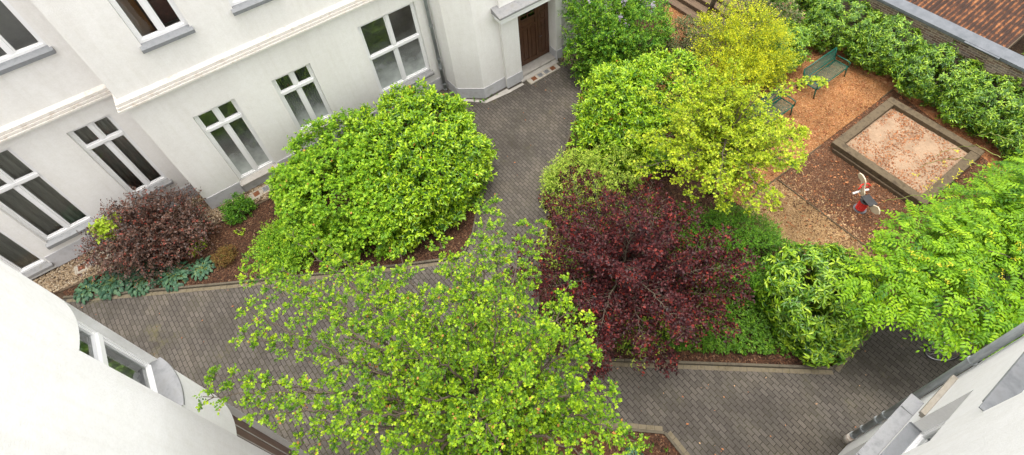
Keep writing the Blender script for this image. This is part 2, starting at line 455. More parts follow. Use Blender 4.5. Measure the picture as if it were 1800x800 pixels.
L['box'] = m_leaf('small_green_leaf', [(0, (.02, .07, .010)), (.5, (.07, .19, .014)), (1, (.16, .32, .02))], .4, .2)
L['pieris'] = m_leaf('pieris_leaf', [(0, (.05, .09, .025)), (.6, (.14, .17, .06)), (.82, (.26, .20, .13)), (1, (.42, .12, .10))], .4, .2)
L['fern'] = m_leaf('rusty_fern_leaf', [(0, (.09, .06, .02)), (.5, (.20, .10, .03)), (1, (.13, .15, .03))], .6, .2)
L['flower'] = m_leaf('lilac_flower', [(0, (.42, .36, .50)), (1, (.62, .56, .66))], .7, .2, .2, (1, 1, 1))
L['yellow'] = m_leaf('yellow_leaf', [(0, (.45, .45, .03)), (1, (.62, .56, .06))], .4, .3)

# ------------------------------------------------------------------ leaf templates (base at origin, along +Y, face +Z)
T = {}
T['small'] = ([(0, 0, 0), (-.5, .5, .10), (0, 1, -.10), (.5, .5, .10), (0, .5, 0)], [(0, 4, 1), (1, 4, 2), (0, 3, 4), (3, 2, 4)])
T['oval'] = ([(0, 0, 0), (-.42, .30, .09), (0, .30, 0), (.42, .30, .09), (-.40, .66, .03), (0, .66, -.05), (.40, .66, .03), (0, 1, -.18)],
             [(0, 2, 1), (0, 3, 2), (1, 2, 5, 4), (2, 3, 6, 5), (4, 5, 7), (5, 6, 7)])
T['lance'] = ([(0, 0, 0), (-.46, .35, .12), (0, .35, .02), (.46, .35, .12), (-.42, .70, .05), (0, .70, -.04), (.42, .70, .05), (0, 1, -.20)],
              [(0, 2, 1), (0, 3, 2), (1, 2, 5, 4), (2, 3, 6, 5), (4, 5, 7), (5, 6, 7)])
T['lobed'] = ([(0, 0, 0), (-.36, .22, .06), (-.20, .40, .02), (-.52, .62, .08), (-.20, .70, .0), (0, 1, -.10), (.20, .70, .0), (.52, .62, .08), (.20, .40, .02), (.36, .22, .06), (0, .45, -.03)],
              [(0, 10, 1), (1, 10, 2), (2, 10, 4, 3), (4, 10, 5), (5, 10, 6), (6, 10, 8, 7), (8, 10, 9), (9, 10, 0)])
T['hosta'] = ([(0, 0, 0), (-.30, .12, .10), (0, .12, .02), (.30, .12, .10), (-.46, .40, .13), (0, .40, .05), (.46, .40, .13), (-.34, .75, .0), (0, .75, -.07), (.34, .75, .0), (0, 1, -.25)],
              [(0, 2, 1), (0, 3, 2), (1, 2, 5, 4), (2, 3, 6, 5), (4, 5, 8, 7), (5, 6, 9, 8), (7, 8, 10), (8, 9, 10)])

def norm(a): return a / np.maximum(np.linalg.norm(a, axis=-1, keepdims=True), 1e-9)

def leaf_mesh(name, mat, parent, P, D, U, Ln, Wd, tone, tmpl='oval', smooth=False):
    tv, tf = T[tmpl]
    tv = np.array(tv, float)
    n = len(P)
    D = norm(D); X = norm(np.cross(D, U)); Z = np.cross(X, D)
    Ln = np.asarray(Ln).reshape(-1, 1, 1); Wd = np.asarray(Wd).reshape(-1, 1, 1)
    V = P[:, None, :] + (X[:, None, :] * tv[None, :, 0:1] * Wd + D[:, None, :] * tv[None, :, 1:2] + Z[:, None, :] * tv[None, :, 2:3]) * Ln
    nv = len(tv)
    V = V.reshape(-1, 3)
    off = root_loc(parent) if parent else Vector((0, 0, 0))
    V = V - np.array(off)
    lt = np.array([len(f) for f in tf]); idx = np.concatenate([np.array(f) for f in tf])
    loops = (idx[None, :] + (np.arange(n) * nv)[:, None]).ravel()
    tot = np.tile(lt, n); start = np.concatenate([[0], np.cumsum(tot)[:-1]])
    me = bpy.data.meshes.new(name)
    me.vertices.add(len(V)); me.vertices.foreach_set('co', V.ravel().astype(np.float32))
    me.loops.add(len(loops)); me.loops.foreach_set('vertex_index', loops.astype(np.int32))
    me.polygons.add(len(tot)); me.polygons.foreach_set('loop_start', start.astype(np.int32))
    me.polygons.foreach_set('loop_total', tot.astype(np.int32))
    a = me.attributes.new('tone', 'FLOAT', 'FACE')
    a.data.foreach_set('value', np.repeat(np.clip(tone, 0, 1), len(tf)).astype(np.float32))
    me.update(calc_edges=True); me.validate()
    me.materials.append(mat)
    o = bpy.data.objects.new(name, me); C.objects.link(o)
    if parent: o.parent = parent
    return o

def rnd_dirs(n):
    return norm(RNG.normal(size=(n, 3)))

def fbm(P, f, seed):
    a = np.zeros(len(P))
    for k in range(4):
        w = np.array([math.sin(seed * 3.1 + k * 1.7), math.cos(seed * 1.3 + k * 2.9), math.sin(seed * .7 + k * 4.1)])
        w = w / np.linalg.norm(w) * f * (1 + .6 * k)
        a += np.sin(P @ w + seed * 5 + k * 2.3) / (1 + .5 * k)
    return a / 2.2

def blob_points(blobs, n, seed, thick=.35, amp=.12, freq=2.2, zmin=.1):
    """points in the outer shell of a union of (super)ellipsoids; returns positions and outward normals"""
    areas = np.array([(b[3] * b[4] + b[3] * b[5] + b[4] * b[5]) for b in blobs]); pr = areas / areas.sum()
    Ps, Ns = [], []; got = 0
    for it in range(30):
        k = RNG.choice(len(blobs), size=n * 2, p=pr)
        B = np.array([list(b[:6]) + [b[6] if len(b) > 6 else 2.0] for b in blobs])[k]
        d = rnd_dirs(n * 2)
        e = B[:, 6:7]
        r = 1 / (np.abs(d) ** e).sum(1, keepdims=True) ** (1 / e)
        s = d * r
        nrm = norm(np.sign(d) * np.abs(s) ** (e - 1) / B[:, 3:6])
        u = RNG.random((n * 2, 1)) ** 1.6
        q0 = B[:, 0:3] + s * B[:, 3:6]
        dis = 1 + amp * fbm(q0, freq, seed)[:, None] - u * thick
        q = B[:, 0:3] + s * B[:, 3:6] * dis
        ok = q[:, 2] > zmin
        for j, b in enumerate(blobs):
            ee = b[6] if len(b) > 6 else 2.0
            w = (np.abs((q - np.array(b[:3])) / np.array(b[3:6])) ** ee).sum(1)
            ok &= ~((w < (max(.2, 1 - thick * 1.2)) ** ee) & (k != j))
        Ps.append(q[ok]); Ns.append(nrm[ok]); got += ok.sum()
        if got >= n: break
    return np.concatenate(Ps)[:n], np.concatenate(Ns)[:n]

def shoots(S, dirs, slen, k, leaf, tilt0=85, tilt1=30, up=.7, jit=.3, opposite=False, droop=0.0, wid=(.5, .65), tone=(.2, .8), tip=.25, lvar=.45, odd=.004, shoot_tone=.12):
    """leaves set round shoots; all arrays"""
    n = len(S)
    slen = np.broadcast_to(np.asarray(slen, float), (n,))
    t = (np.arange(k) + .6) / k
    dirs = norm(dirs)
    A = norm(np.cross(dirs, rnd_dirs(n))); Bv = np.cross(dirs, A)
    ph = RNG.random((n, 1)) * 6.283
    ang = ph + np.arange(k)[None, :] * (R(90) if opposite else R(137.5)) + RNG.normal(size=(n, k)) * .25
    if opposite: ang = ph + (np.arange(k)[None, :] // 2) * R(90) + (np.arange(k)[None, :] % 2) * math.pi + RNG.normal(size=(n, k)) * .25
    tl = np.radians(tilt0 + (tilt1 - tilt0) * t)[None, :] + RNG.normal(size=(n, k)) * .15
    side = A[:, None, :] * np.cos(ang)[..., None] + Bv[:, None, :] * np.sin(ang)[..., None]
    D = dirs[:, None, :] * np.cos(tl)[..., None] + side * np.sin(tl)[..., None]
    D[..., 2] -= droop
    P = S[:, None, :] + dirs[:, None, :] * (slen[:, None] * t[None, :])[..., None]
    P = P + RNG.normal(size=P.shape) * leaf * .06
    U = dirs[:, None, :] * (1 - up) + np.array([0, 0, up]) + RNG.normal(size=(n, k, 3)) * jit
    Ln = leaf * (1 + RNG.normal(size=(n, k)) * lvar * .6) * (1 - .25 * t[None, :])
    Ln = np.clip(Ln, leaf * .45, leaf * 1.6)
    st = RNG.normal(size=(n, 1)) * shoot_tone
    tn = tone[0] + (tone[1] - tone[0]) * RNG.random((n, k)) + st + tip * (t[None, :] - .5)
    Wd = wid[0] + (wid[1] - wid[0]) * RNG.random((n, k))
    tn = np.where(RNG.random((n, k)) < odd, 1.0, np.clip(tn, 0, .96))
    return P.reshape(-1, 3), D.reshape(-1, 3), U.reshape(-1, 3), Ln.ravel(), Wd.ravel(), tn.ravel()

def clumped(blobs, nclump, per, crad, seed, thick=.3, amp=.12, freq=2.2, upw=.5, spread=.8, zmin=.1):
    """shoot bases and directions gathered in billowing clumps on a crown"""
    c, nn = blob_points(blobs, nclump, seed, thick, amp, freq, zmin)
    d = norm(nn[:, None, :] + np.array([0, 0, upw]) + RNG.normal(size=(nclump, per, 3)) * spread)
    rr = crad * (.35 + .65 * RNG.random((len(c), per, 1))) * (.7 + .6 * RNG.random((len(c), 1, 1)))
    S = c[:, None, :] + d * rr
    S = S.reshape(-1, 3); d = d.reshape(-1, 3)
    ok = S[:, 2] > zmin * .6
    return S[ok], d[ok], c

def stems(parent, base, tips, mat, r0=.03, r1=.006, name='stem', bend=.25, n=5):
    mb = MB()
    for tp in tips:
        b = Vector(base) + Vector((random.uniform(-.15, .15), random.uniform(-.15, .15), 0))
        e = Vector(tp); mid = b.lerp(e, .45) + Vector((random.uniform(-bend, bend), random.uniform(-bend, bend), bend * .6))
        pts = [b.lerp(mid, t).lerp(mid.lerp(e, t), t) for t in (0, .2, .4, .6, .8, 1)]
        mb.tube(pts, [r0 + (r1 - r0) * t for t in (0, .2, .4, .6, .8, 1)], n)
    return mb.build(name, mat, parent, smooth=True)

def cat_leaves(*sets):
    return [np.concatenate(x) for x in zip(*sets)]

def bush(name, label, cat, base, blobs, leaf, mat, tmpl, nclump, per, crad, slen, k, seed, group=None, stem_r=.025, nstem=14, thick=.3, amp=.12,
         freq=2.2, upw=.5, spread=.8, zmin=.1, crown='crown', **kw):
    t = thing(name, label, cat, base, group)
    S, d, c = clumped(blobs, nclump, per, crad, seed, thick, amp, freq, upw, spread, zmin)
    sl = slen * (.7 + .6 * RNG.random(len(S)))
    A = shoots(S, d, sl, k, leaf, **kw)
    leaf_mesh(crown, mat, t, *A, tmpl=tmpl)
    idx = RNG.choice(len(c), size=min(nstem, len(c)), replace=False)
    stems(t, base, [tuple(c[i]) for i in idx], M['bark'], stem_r)
    return t

# ================================================================== SETTING
def sheet(name, poly, z, mat, kind='structure', sub=None):
    mb = MB()
    mb.add([(x, y, z) for x, y in poly], [tuple(range(len(poly)))])
    o = mb.build(name, mat)
    return tag(o, kind=kind)

sheet('ground', [(-60, -50), (70, -50), (70, 70), (-60, 70)], 0.0, M['soil'])
west = [(-8.9, 13.9), (-7.25, 13.30), (-6.38, 12.74), (-3.35, 10.88), (.77, 8.43), (2.17, 7.65), (2.45, 7.70), (2.3, 4.35), (.9, 3.55), (-.9, 3.2), (-1.2, -1.28), (-2.76, -1.28), (-2.76, 4.7), (-3.1, 5.6), (-3.9, 5.9), (-8.9, 5.9)]
sheet('west_path', west, .004, M['paving_west'])
east = [(2.451, 7.70), (3.0, 8.02), (4.55, 9.75), (4.9, 12.0), (4.95, 13.68), (9.44, 13.0), (9.44, 12.13), (9.51, 10.9), (8.1, 9.6), (5.9, 8.0), (3.7, 5.75), (2.6, 4.5), (2.301, 4.35)]
sheet('east_path', east, .004, M['paving_east'])
south = [(2.301, 4.346), (3.1, 3.60), (7.76, -.16), (9.63, -.10), (13.5, .0), (13.5, -12), (3.70, -12), (3.69, .55), (3.68, 1.14), (2.71, 1.98), (1.0, 3.5), (.901, 3.546)]
sheet('south_path', south, .0035, M['paving_east'])

# beds and playground surfaces
sheet('west_bed_mulch', [(-7.25, 13.30), (-7.3, 13.6), (-3.3, 13.1), (-1.2, 12.95), (1, 13.0), (4.95, 13.69), (4.9, 12.0), (4.55, 9.75), (3.0, 8.02), (2.45, 7.70), (2.17, 7.65), (.77, 8.43), (-3.35, 10.88), (-6.38, 12.74)], .03, M['mulch'])
sheet('gravel_strip', [(-8.9, 14.55), (-8.9, 13.9), (-7.3, 13.6), (-3.3, 13.1), (-1.2, 12.95), (1.0, 13.0), (1.0, 13.69), (-2.98, 13.69), (-2.98, 14.55)], .034, M['soil'])
sheet('middle_bed_mulch', [(3.1, 3.56), (7.76, -.16), (9.63, -.06), (9.6, 4.05), (9.2, 8.0), (15.0, 12.3), (9.44, 12.3), (9.51, 10.92), (8.1, 9.6), (5.9, 8.0), (3.7, 5.75), (2.6, 4.5), (2.35, 4.2)], .03, M['mulch'])
sheet('south_bed_mulch', [(3.68, 1.14), (1.0, 3.45), (-.85, 3.15), (-1.15, -1.28), (3.69, -1.28)], .03, M['mulch'])
sheet('playground_bark', [(9.22, 8.0), (9.6, 4.05), (17.6, 4.05), (17.9, 12.3), (15.01, 12.29)], .026, M['chips_orange'])
sheet('playground_red_bark', [(11.15, -.0), (17.9, .0), (17.6, 4.04), (11.15, 4.04)], .026, M['chips_red'])
sheet('playground_pale_chips', [(9.62, -.05), (11.14, -.0), (11.14, 4.04), (9.6, 4.04)], .026, M['chips_pale'])
sheet('litter_strip', [(16.2, .0), (18.3, .0), (18.3, 8.5), (17.2, 8.5), (17.0, 4.0)], .031, M['leaf_litter'])
mb = MB()
for a, b in (((9.7, 4.06), (13.2, 4.03)), ((16.3, 4.05), (17.5, 4.05)), ((11.15, 4.0), (11.17, .6))):
    mb.tube([(a[0], a[1], .05), (b[0], b[1], .04)], .018, 6)
tag(mb.build('playground_edging', M['timber']), kind='structure')

# kerbs: thin concrete edgings and the row of setts that runs along them
def kerb(pts, name='kerb', w=.055, h=.075, mat=None):
    mb = MB()
    for (a, b) in zip(pts[:-1], pts[1:]):
        a = Vector((a[0], a[1], 0)); b = Vector((b[0], b[1], 0)); d = (b - a); ln = d.length; d.normalize(); s = Vector((-d.y, d.x, 0)) * w / 2
        n = max(1, int(ln / 1.0))
        for i in range(n):
            p = a + d * (ln * i / n + .003); q = a + d * (ln * (i + 1) / n - .003)
            dz = random.uniform(-.006, .006)
            z0, z1 = -.02, h + dz
            mb.hexa([tuple(x) for x in (p - s + Vector((0, 0, z0)), q - s + Vector((0, 0, z0)), q + s + Vector((0, 0, z0)), p + s + Vector((0, 0, z0)),
                                         p - s + Vector((0, 0, z1)), q - s + Vector((0, 0, z1)), q + s + Vector((0, 0, z1)), p + s + Vector((0, 0, z1)))])
    return tag(mb.build(name, mat or M['kerb'], bevel=.006), kind='structure')
kerb([(-7.28, 13.33), (-6.38, 12.74), (-3.35, 10.88), (.77, 8.43), (2.17, 7.65), (2.5, 7.66), (3.0, 8.02), (4.55, 9.75), (4.9, 12.0), (4.95, 13.6)], 'west_bed_kerb', .06, .09)
kerb([(9.44, 12.25), (9.51, 10.92), (8.1, 9.6), (5.9, 8.0), (3.7, 5.75), (2.6, 4.5), (2.33, 4.22), (3.1, 3.56), (7.76, -.16), (9.63, -.06), (13, .0)], 'middle_bed_kerb', .06, .09)
kerb([(-.85, 3.15), (1.0, 3.47), (2.71, 1.98), (3.68, 1.14), (3.69, -1.2)], 'south_bed_kerb', .06, .07)
kerb([(-7.35, 13.62), (-5.3, 13.32), (-3.3, 13.08), (-1.2, 12.93), (.6, 12.95)], 'gravel_edging', .07, .07, M['timber_dark'])

def setts(pts, side, name):
    mb = MB()
    for (a, b) in zip(pts[:-1], pts[1:]):
        a = Vector((a[0], a[1], 0)); b = Vector((b[0], b[1], 0)); d = (b - a); ln = d.length; d.normalize(); s = Vector((-d.y, d.x, 0)) * side
        n = int(ln / .16)
        for i in range(n):
            p = a + d * (ln * i / n + .004); q = a + d * (ln * (i + 1) / n - .004)
            z = .012 + random.uniform(-.004, .004)
            o0, o1 = s * .036, s * (.135 + random.uniform(-.006, .006))
            mb.hexa([tuple(x) for x in (p + o0 - Vector((0, 0, .02)), q + o0 - Vector((0, 0, .02)), q + o1 - Vector((0, 0, .02)), p + o1 - Vector((0, 0, .02)),
                                         p + o0 + Vector((0, 0, z)), q + o0 + Vector((0, 0, z)), q + o1 + Vector((0, 0, z)), p + o1 + Vector((0, 0, z)))])
    m = mb.build(name, M['sett']); return tag(m, kind='structure')
M['sett'] = m_noisy('mossy_setts', (.08, .065, .03), (.15, .125, .085), 6, .9, 70, .5, .006, c3=(.11, .09, .04))
setts([(3.1, 3.56), (7.76, -.16)], -1, 'middle_bed_setts')
setts([(7.80, -.16), (9.63, -.06)], -1, 'middle_bed_side_setts')
setts([(-7.2, 13.28), (-6.38, 12.74), (-3.35, 10.88), (.77, 8.43), (2.1, 7.68)], -1, 'west_bed_setts')
setts([(1.0, 3.47), (2.71, 1.98), (3.66, 1.16)], 1, 'south_bed_setts')
setts([(3.69, 1.10), (3.69, -1.2)], 1, 'south_bed_side_setts')
mb = MB()
mb.prism([(5.6, 12.80), (6.2, 12.22), (7.1, 12.22), (7.12, 12.12), (7.70, 12.10), (7.70, 12.0), (7.05, 12.0), (6.15, 12.10), (5.5, 12.75)], -.02, .014)
tag(mb.build('wall_foot_setts', M['concrete_light']), kind='structure')

# ------------------------------------------------------------------ pebbles and chips (nobody could count them)
def pebbles(name, poly_test, n, size, mat, bbox, z=.04, flat=.6):
    ico_v = []; ph = (1 + 5 ** .5) / 2
    for a in (-1, 1):
        for b in (-ph, ph):
            ico_v += [(0, a, b), (a, b, 0), (b, 0, a)]
    bmv = np.array(ico_v) / np.linalg.norm(ico_v[0])
    # octahedron-like hull keeps faces few
    ov = np.array([(1, 0, 0), (-1, 0, 0), (0, 1, 0), (0, -1, 0), (0, 0, 1), (0, 0, -1)], float)
    of = [(0, 2, 4), (2, 1, 4), (1, 3, 4), (3, 0, 4)]
    P = []
    while len(P) < n:
        x = random.uniform(bbox[0], bbox[2]); y = random.uniform(bbox[1], bbox[3])
        if poly_test(x, y): P.append((x, y))
    mb = MB()
    for x, y in P:
        s = size * random.uniform(.5, 1.35); a = random.uniform(0, 3.1416); ca, sa = math.cos(a), math.sin(a)
        sx = s * random.uniform(.8, 1.3); sy = s * random.uniform(.6, 1)
        vs = []
        for v in ov:
            px, py = v[0] * sx + random.uniform(-.2, .2) * s, v[1] * sy + random.uniform(-.2, .2) * s
            vs.append((x + px * ca - py * sa, y + px * sa + py * ca, z + (v[2] * s * flat if v[2] > 0 else random.uniform(-.2, .3) * s * flat)))
        mb.add(vs[:5], of)
    return tag(mb.build(name, mat), kind='stuff')

def in_poly(poly):
    def f(x, y):
        c = False; n = len(poly)
        for i in range(n):
            x0, y0 = poly[i]; x1, y1 = poly[(i + 1) % n]
            if (y0 > y) != (y1 > y) and x < (x1 - x0) * (y - y0) / (y1 - y0) + x0: c = not c
        return c
    return f
gp = in_poly([(-8.6, 14.5), (-8.6, 13.95), (-7.3, 13.68), (-3.3, 13.18), (-1.2, 13.03), (.2, 13.05), (.2, 13.66), (-3.0, 13.66), (-3.0, 14.5)])
tag(pebbles('gravel', gp, 7000, .038, M['pebbles'], (-8.6, 12.9, .2, 14.5), .038), label='mixed tan and brown pebbles in the strip along the white facade')
gp2 = in_poly([(9.50, 12.25), (10.4, 12.25), (10.3, 11.4), (9.58, 11.4)])
tag(pebbles('door_gravel', gp2, 420, .035, M['pebbles'], (9.5, 11.4, 10.4, 12.25), .04), label='small heap of tan pebbles beside the brown door')
wb = in_poly([(-7.0, 13.30), (-3.3, 13.0), (-1.2, 12.85), (4.5, 12.5), (4.4, 9.75), (3.0, 8.2), (2.2, 7.8), (.77, 8.6), (-3.35, 11.05), (-6.38, 12.9)])
tag(pebbles('bark_chips', wb, 2600, .022, M['mulch_bits'], (-7, 7.7, 4.6, 13.4), .034, .35), label='loose bark chips on the dark mulch bed')
mbp = in_poly([(3.2, 3.6), (7.7, -.05), (9.5, .05), (9.4, 3.9), (8.9, 7.8), (9.4, 10.6), (8.1, 9.4), (5.9, 7.8), (3.8, 5.7)])
tag(pebbles('bed_chips', mbp, 1500, .022, M['mulch_bits'], (2.4, -.2, 9.6, 10.8), .034, .35), label='loose chips on the middle bed soil')
sbp = in_poly([(3.6, 1.1), (1.0, 3.3), (0, 3), (0, -1), (3.6, -1)])
tag(pebbles('soil_chips', sbp, 600, .022, M['mulch_bits'], (0, -1, 3.7, 3.3), .034, .35), label='pale chips on the dark soil by the near kerb')
op = in_poly([(9.6, 4.2), (17.3, 4.2), (17.5, 9), (13, 10), (9.4, 8)])
tag(pebbles('orange_chips', op, 6500, .02, M['leaf_litter'], (9.4, 4.1, 17.6, 10), .03, .4), label='orange bark chips around the green benches')
rp = in_poly([(9.7, .1), (17.3, .1), (17.3, 4.0), (9.7, 4.0)])
tag(pebbles('red_chips', rp, 5500, .018, M['red_bits'], (9.6, 0, 17.4, 4), .03, .4), label='red brown bark chips around the spring rider')
tag(pebbles('mixed_chips', lambda x, y: random.random() < math.exp(-abs(x - 11.15) / .28), 1500, .022, M['mulch_bits'], (10.1, .1, 12.2, 4.0), .03, .4), label='brown chips spilling over the edge of the pale wood chips')
tag(pebbles('pale_bits', lambda x, y: random.random() < math.exp(-abs(x - 11.15) / .35), 1300, .022, M['pale_bits'], (10.3, .1, 12.6, 4.0), .03, .4), label='pale wood chips spilling over the red brown bark')
pv = in_poly(south[:-2])
tag(pebbles('fallen_bits', pv, 55, .02, M['chip_bits'], (2, -6, 12, 4), .01, .4), label='stray leaf bits lying on the paving')

# ================================================================== BUILDINGS
Z = Vector((0, 0, 1))
def plane_fn(O, U, Nn):
    O, U, Nn = Vector(O), Vector(U), Vector(Nn)
    return lambda u, v, d: tuple(O + U * u + Z * v + Nn * d)

def wall_cells(mb, f, u0, u1, v0, v1, ops, depth):
    us = sorted({u0, u1, *[o[0] for o in ops], *[o[1] for o in ops]}); us = [u for u in us if u0 <= u <= u1]
    vs = sorted({v0, v1, *[o[2] for o in ops], *[o[3] for o in ops]}); vs = [v for v in vs if v0 <= v <= v1]
    for a, b in zip(us[:-1], us[1:]):
        for c, d in zip(vs[:-1], vs[1:]):
            m, n = (a + b) / 2, (c + d) / 2
            if any(o[0] < m < o[1] and o[2] < n < o[3] for o in ops): continue
            mb.quad(f(a, c, 0), f(b, c, 0), f(b, d, 0), f(a, d, 0))
    for o in ops:
        a, b, c, d = o[:4]
        mb.quad(f(a, c, 0), f(a, d, 0), f(a, d, depth), f(a, c, depth))
        mb.quad(f(b, c, 0), f(b, c, depth), f(b, d, depth), f(b, d, 0))
        mb.quad(f(a, d, 0), f(b, d, 0), f(b, d, depth), f(a, d, depth))
        mb.quad(f(a, c, 0), f(a, c, depth), f(b, c, depth), f(b, c, 0))

def window(parent, f, u0, u1, v0, v1, tv, depth=.16, film=False, sill=None, curtain=None, sill_h=.12, sill_out=.10, mull=True, room=True, fm='white_paint', fw=.07, s=.045):
    """f(u,v,d): d inward. tv = transom heights. returns the frame, with pane, sill, curtain, interior as sub-parts"""
    mb = MB(); d0, d1 = depth - .07, depth
    g = .004
    mb.pbox(f, u0 + g, u0 + fw, v0 + g, v1 - g, d0, d1); mb.pbox(f, u1 - fw, u1 - g, v0 + g, v1 - g, d0, d1)
    mb.pbox(f, u0 + fw, u1 - fw, v0 + g, v0 + fw + .02, d0 - .012, d1); mb.pbox(f, u0 + fw, u1 - fw, v1 - fw, v1 - g, d0, d1)
    um = (u0 + u1) / 2
    rows = [v0 + fw + .02] + [x for t in tv for x in (t - .045, t + .045)] + [v1 - fw]
    for t in tv:
        mb.pbox(f, u0 + fw, u1 - fw, t - .045, t + .045, d0 - .02, d1)
        mb.pbox(f, u0 + fw - .01, u1 - fw + .01, t - .075, t - .045, d0 - .008, d1 - .01)
        mb.pbox(f, u0 + fw - .01, u1 - fw + .01, t + .045, t + .085, d0 + .005, d1 - .01)
    pan = MB(); cells = []
    for a, b in zip(rows[0::2], rows[1::2]):
        cols = [(u0 + fw, um - .04), (um + .04, u1 - fw)] if mull else [(u0 + fw, u1 - fw)]
        if mull:
            mb.pbox(f, um - .04, um + .04, a, b, d0 - .008, d1)
        for (c, d) in cols:
            mb.pbox(f, c, c + s, a, b, d0 + .015, d1 - .006); mb.pbox(f, d - s, d, a, b, d0 + .015, d1 - .006)
            mb.pbox(f, c + s, d - s, a, a + s, d0 + .015, d1 - .006); mb.pbox(f, c + s, d - s, b - s, b, d0 + .015, d1 - .006)
            cells.append((c + s, d - s, a + s, b - s))
    fr = mb.build('window', M[fm], parent)
    for (c, d, a, b) in cells:
        w = [random.uniform(-.004, .004) for _ in range(4)]
        pan.quad(f(c, a, d1 - .028 + w[0]), f(d, a, d1 - .028 + w[1]), f(d, b, d1 - .028 + w[2]), f(c, b, d1 - .028 + w[0] + w[2] - w[1]))
    pan.build('pane', M['glass_film' if film else 'glass'], fr)
    if sill:
        sb = MB()
        o = sill_out
        sb.hexa([f(u0 - .05, v0 - sill_h, -o), f(u1 + .05, v0 - sill_h, -o), f(u1 + .05, v0 - sill_h, .002 - .004), f(u0 - .05, v0 - sill_h, .002 - .004),
                 f(u0 - .05, v0 - .045, -o), f(u1 + .05, v0 - .045, -o), f(u1 + .05, v0 - .0, -.002), f(u0 - .05, v0 - .0, -.002)])
        sb.hexa([f(u0 + .003, v0 - .01, -.002), f(u1 - .003, v0 - .01, -.002), f(u1 - .003, v0 - .01, d0 - .015), f(u0 + .003, v0 - .01, d0 - .015),
                 f(u0 + .003, v0 + .002, -.002), f(u1 - .003, v0 + .002, -.002), f(u1 - .003, v0 + .02, d0 - .015), f(u0 + .003, v0 + .02, d0 - .015)])
        sb.build('sill', M[sill], fr)
    if curtain:
        cb = MB()
        for (a, b, mt) in curtain:
            n = 24
            pts = [(u0 + (u1 - u0) * (a + (b - a) * i / n), d1 + .10 + .035 * math.sin(i * 1.9) + .02 * math.sin(i * .7)) for i in range(n + 1)]
            for p, q in zip(pts[:-1], pts[1:]):
                cb.quad(f(p[0], v0 + .02, p[1]), f(q[0], v0 + .02, q[1]), f(q[0], v1 - .05, q[1]), f(p[0], v1 - .05, p[1]))
        cb.build('curtain', M[curtain[0][2]], fr)
    if room:
        rb = MB(); D = d1 + .9
        a, b, c, d = u0 - .25, u1 + .25, v0 - .1, v1 + .1
        rb.quad(f(a, c, D), f(b, c, D), f(b, d, D), f(a, d, D))
        rb.quad(f(a, c, d1 + .01), f(a, c, D), f(a, d, D), f(a, d, d1 + .01)); rb.quad(f(b, c, d1 + .01), f(b, d, d1 + .01), f(b, d, D), f(b, c, D))
        rb.quad(f(a, c, d1 + .01), f(b, c, d1 + .01), f(b, c, D), f(a, c, D)); rb.quad(f(a, d, d1 + .01), f(a, d, D), f(b, d, D), f(b, d, d1 + .01))
        rb.build('interior', M['dark_room'], fr)
    return fr

# ---- 1. facade across the courtyard
HB = 10.5
bl = thing('apartment_building', 'white rendered apartment block with tall cross windows, string course and stair tower', 'building', (1, 13.69, 0))
fm = plane_fn((0, 13.69, 0), (1, 0, 0), (0, 1, 0))
fr_ = plane_fn((0, 14.55, 0), (1, 0, 0), (0, 1, 0))
mainw = [(-1.88, -.74, .50, 3.50), (.33, 1.49, 1.14, 3.50), (3.15, 5.05, 1.05, 3.94), (-1.83, -.70, 6.0, 8.9), (.36, 1.5, 6.0, 8.9), (3.2, 5.0, 6.0, 8.9)]
recw = [(-4.60, -3.55, 1.13, 4.06), (-6.98, -5.70, 1.02, 4.35), (-8.75, -7.36, .34, 3.6), (-4.88, -3.53, 6.35, 9.3), (-8.0, -6.6, 6.35, 9.3)]
mb = MB()
wall_cells(mb, fm, -2.99, 5.47, 0, HB, mainw, .16)
wall_cells(mb, fr_, -13, -2.99, 0, HB, recw, .16)
mb.quad((-2.99, 13.69, 0), (-2.99, 14.55, 0), (-2.99, 14.55, HB), (-2.99, 13.69, HB))
# stair tower with chamfered plan, then the door bay
def wall_strip(mb, pts, z0, z1):
    for a, b in zip(pts[:-1], pts[1:]):
        mb.quad((a[0], a[1], z0), (b[0], b[1], z0), (b[0], b[1], z1), (a[0], a[1], z1))
tower = [(5.47, 13.69), (5.54, 12.93), (6.26, 12.34), (7.15, 12.34), (7.15, 12.22), (7.80, 12.22), (7.80, 12.65), (8.04, 12.65)]
wall_strip(mb, tower, 0, HB)
mb.quad((8.04, 12.65, 2.62), (9.37, 12.65, 2.62), (9.37, 12.65, HB), (8.04, 12.65, HB))
mb.quad((8.04, 12.65, .12), (8.04, 12.65, 2.62), (8.04, 12.75, 2.62), (8.04, 12.75, .12))
mb.quad((8.04, 12.65, 2.62), (9.37, 12.65, 2.62), (9.37, 12.75, 2.62), (8.04, 12.75, 2.62))
wall_strip(mb, [(9.37, 12.75), (9.37, 12.26), (9.62, 12.26), (9.62, 12.40), (14.4, 12.40), (14.4, 20), (-13, 20), (-13, 14.55)], 0, HB)
mb.add([(-13, 14.55, HB), (-2.99, 14.55, HB), (-2.99, 13.69, HB), (5.47, 13.69, HB), (5.54, 12.93, HB), (6.26, 12.34, HB), (7.15, 12.34, HB), (7.15, 12.22, HB), (7.8, 12.22, HB), (7.8, 12.65, HB), (9.37, 12.65, HB), (9.37, 12.26, HB), (9.62, 12.26, HB), (9.62, 12.4, HB), (14.4, 12.4, HB), (14.4, 20, HB), (-13, 20, HB)], [tuple(range(17))])
mb.build('wall', M['plaster'], bl)
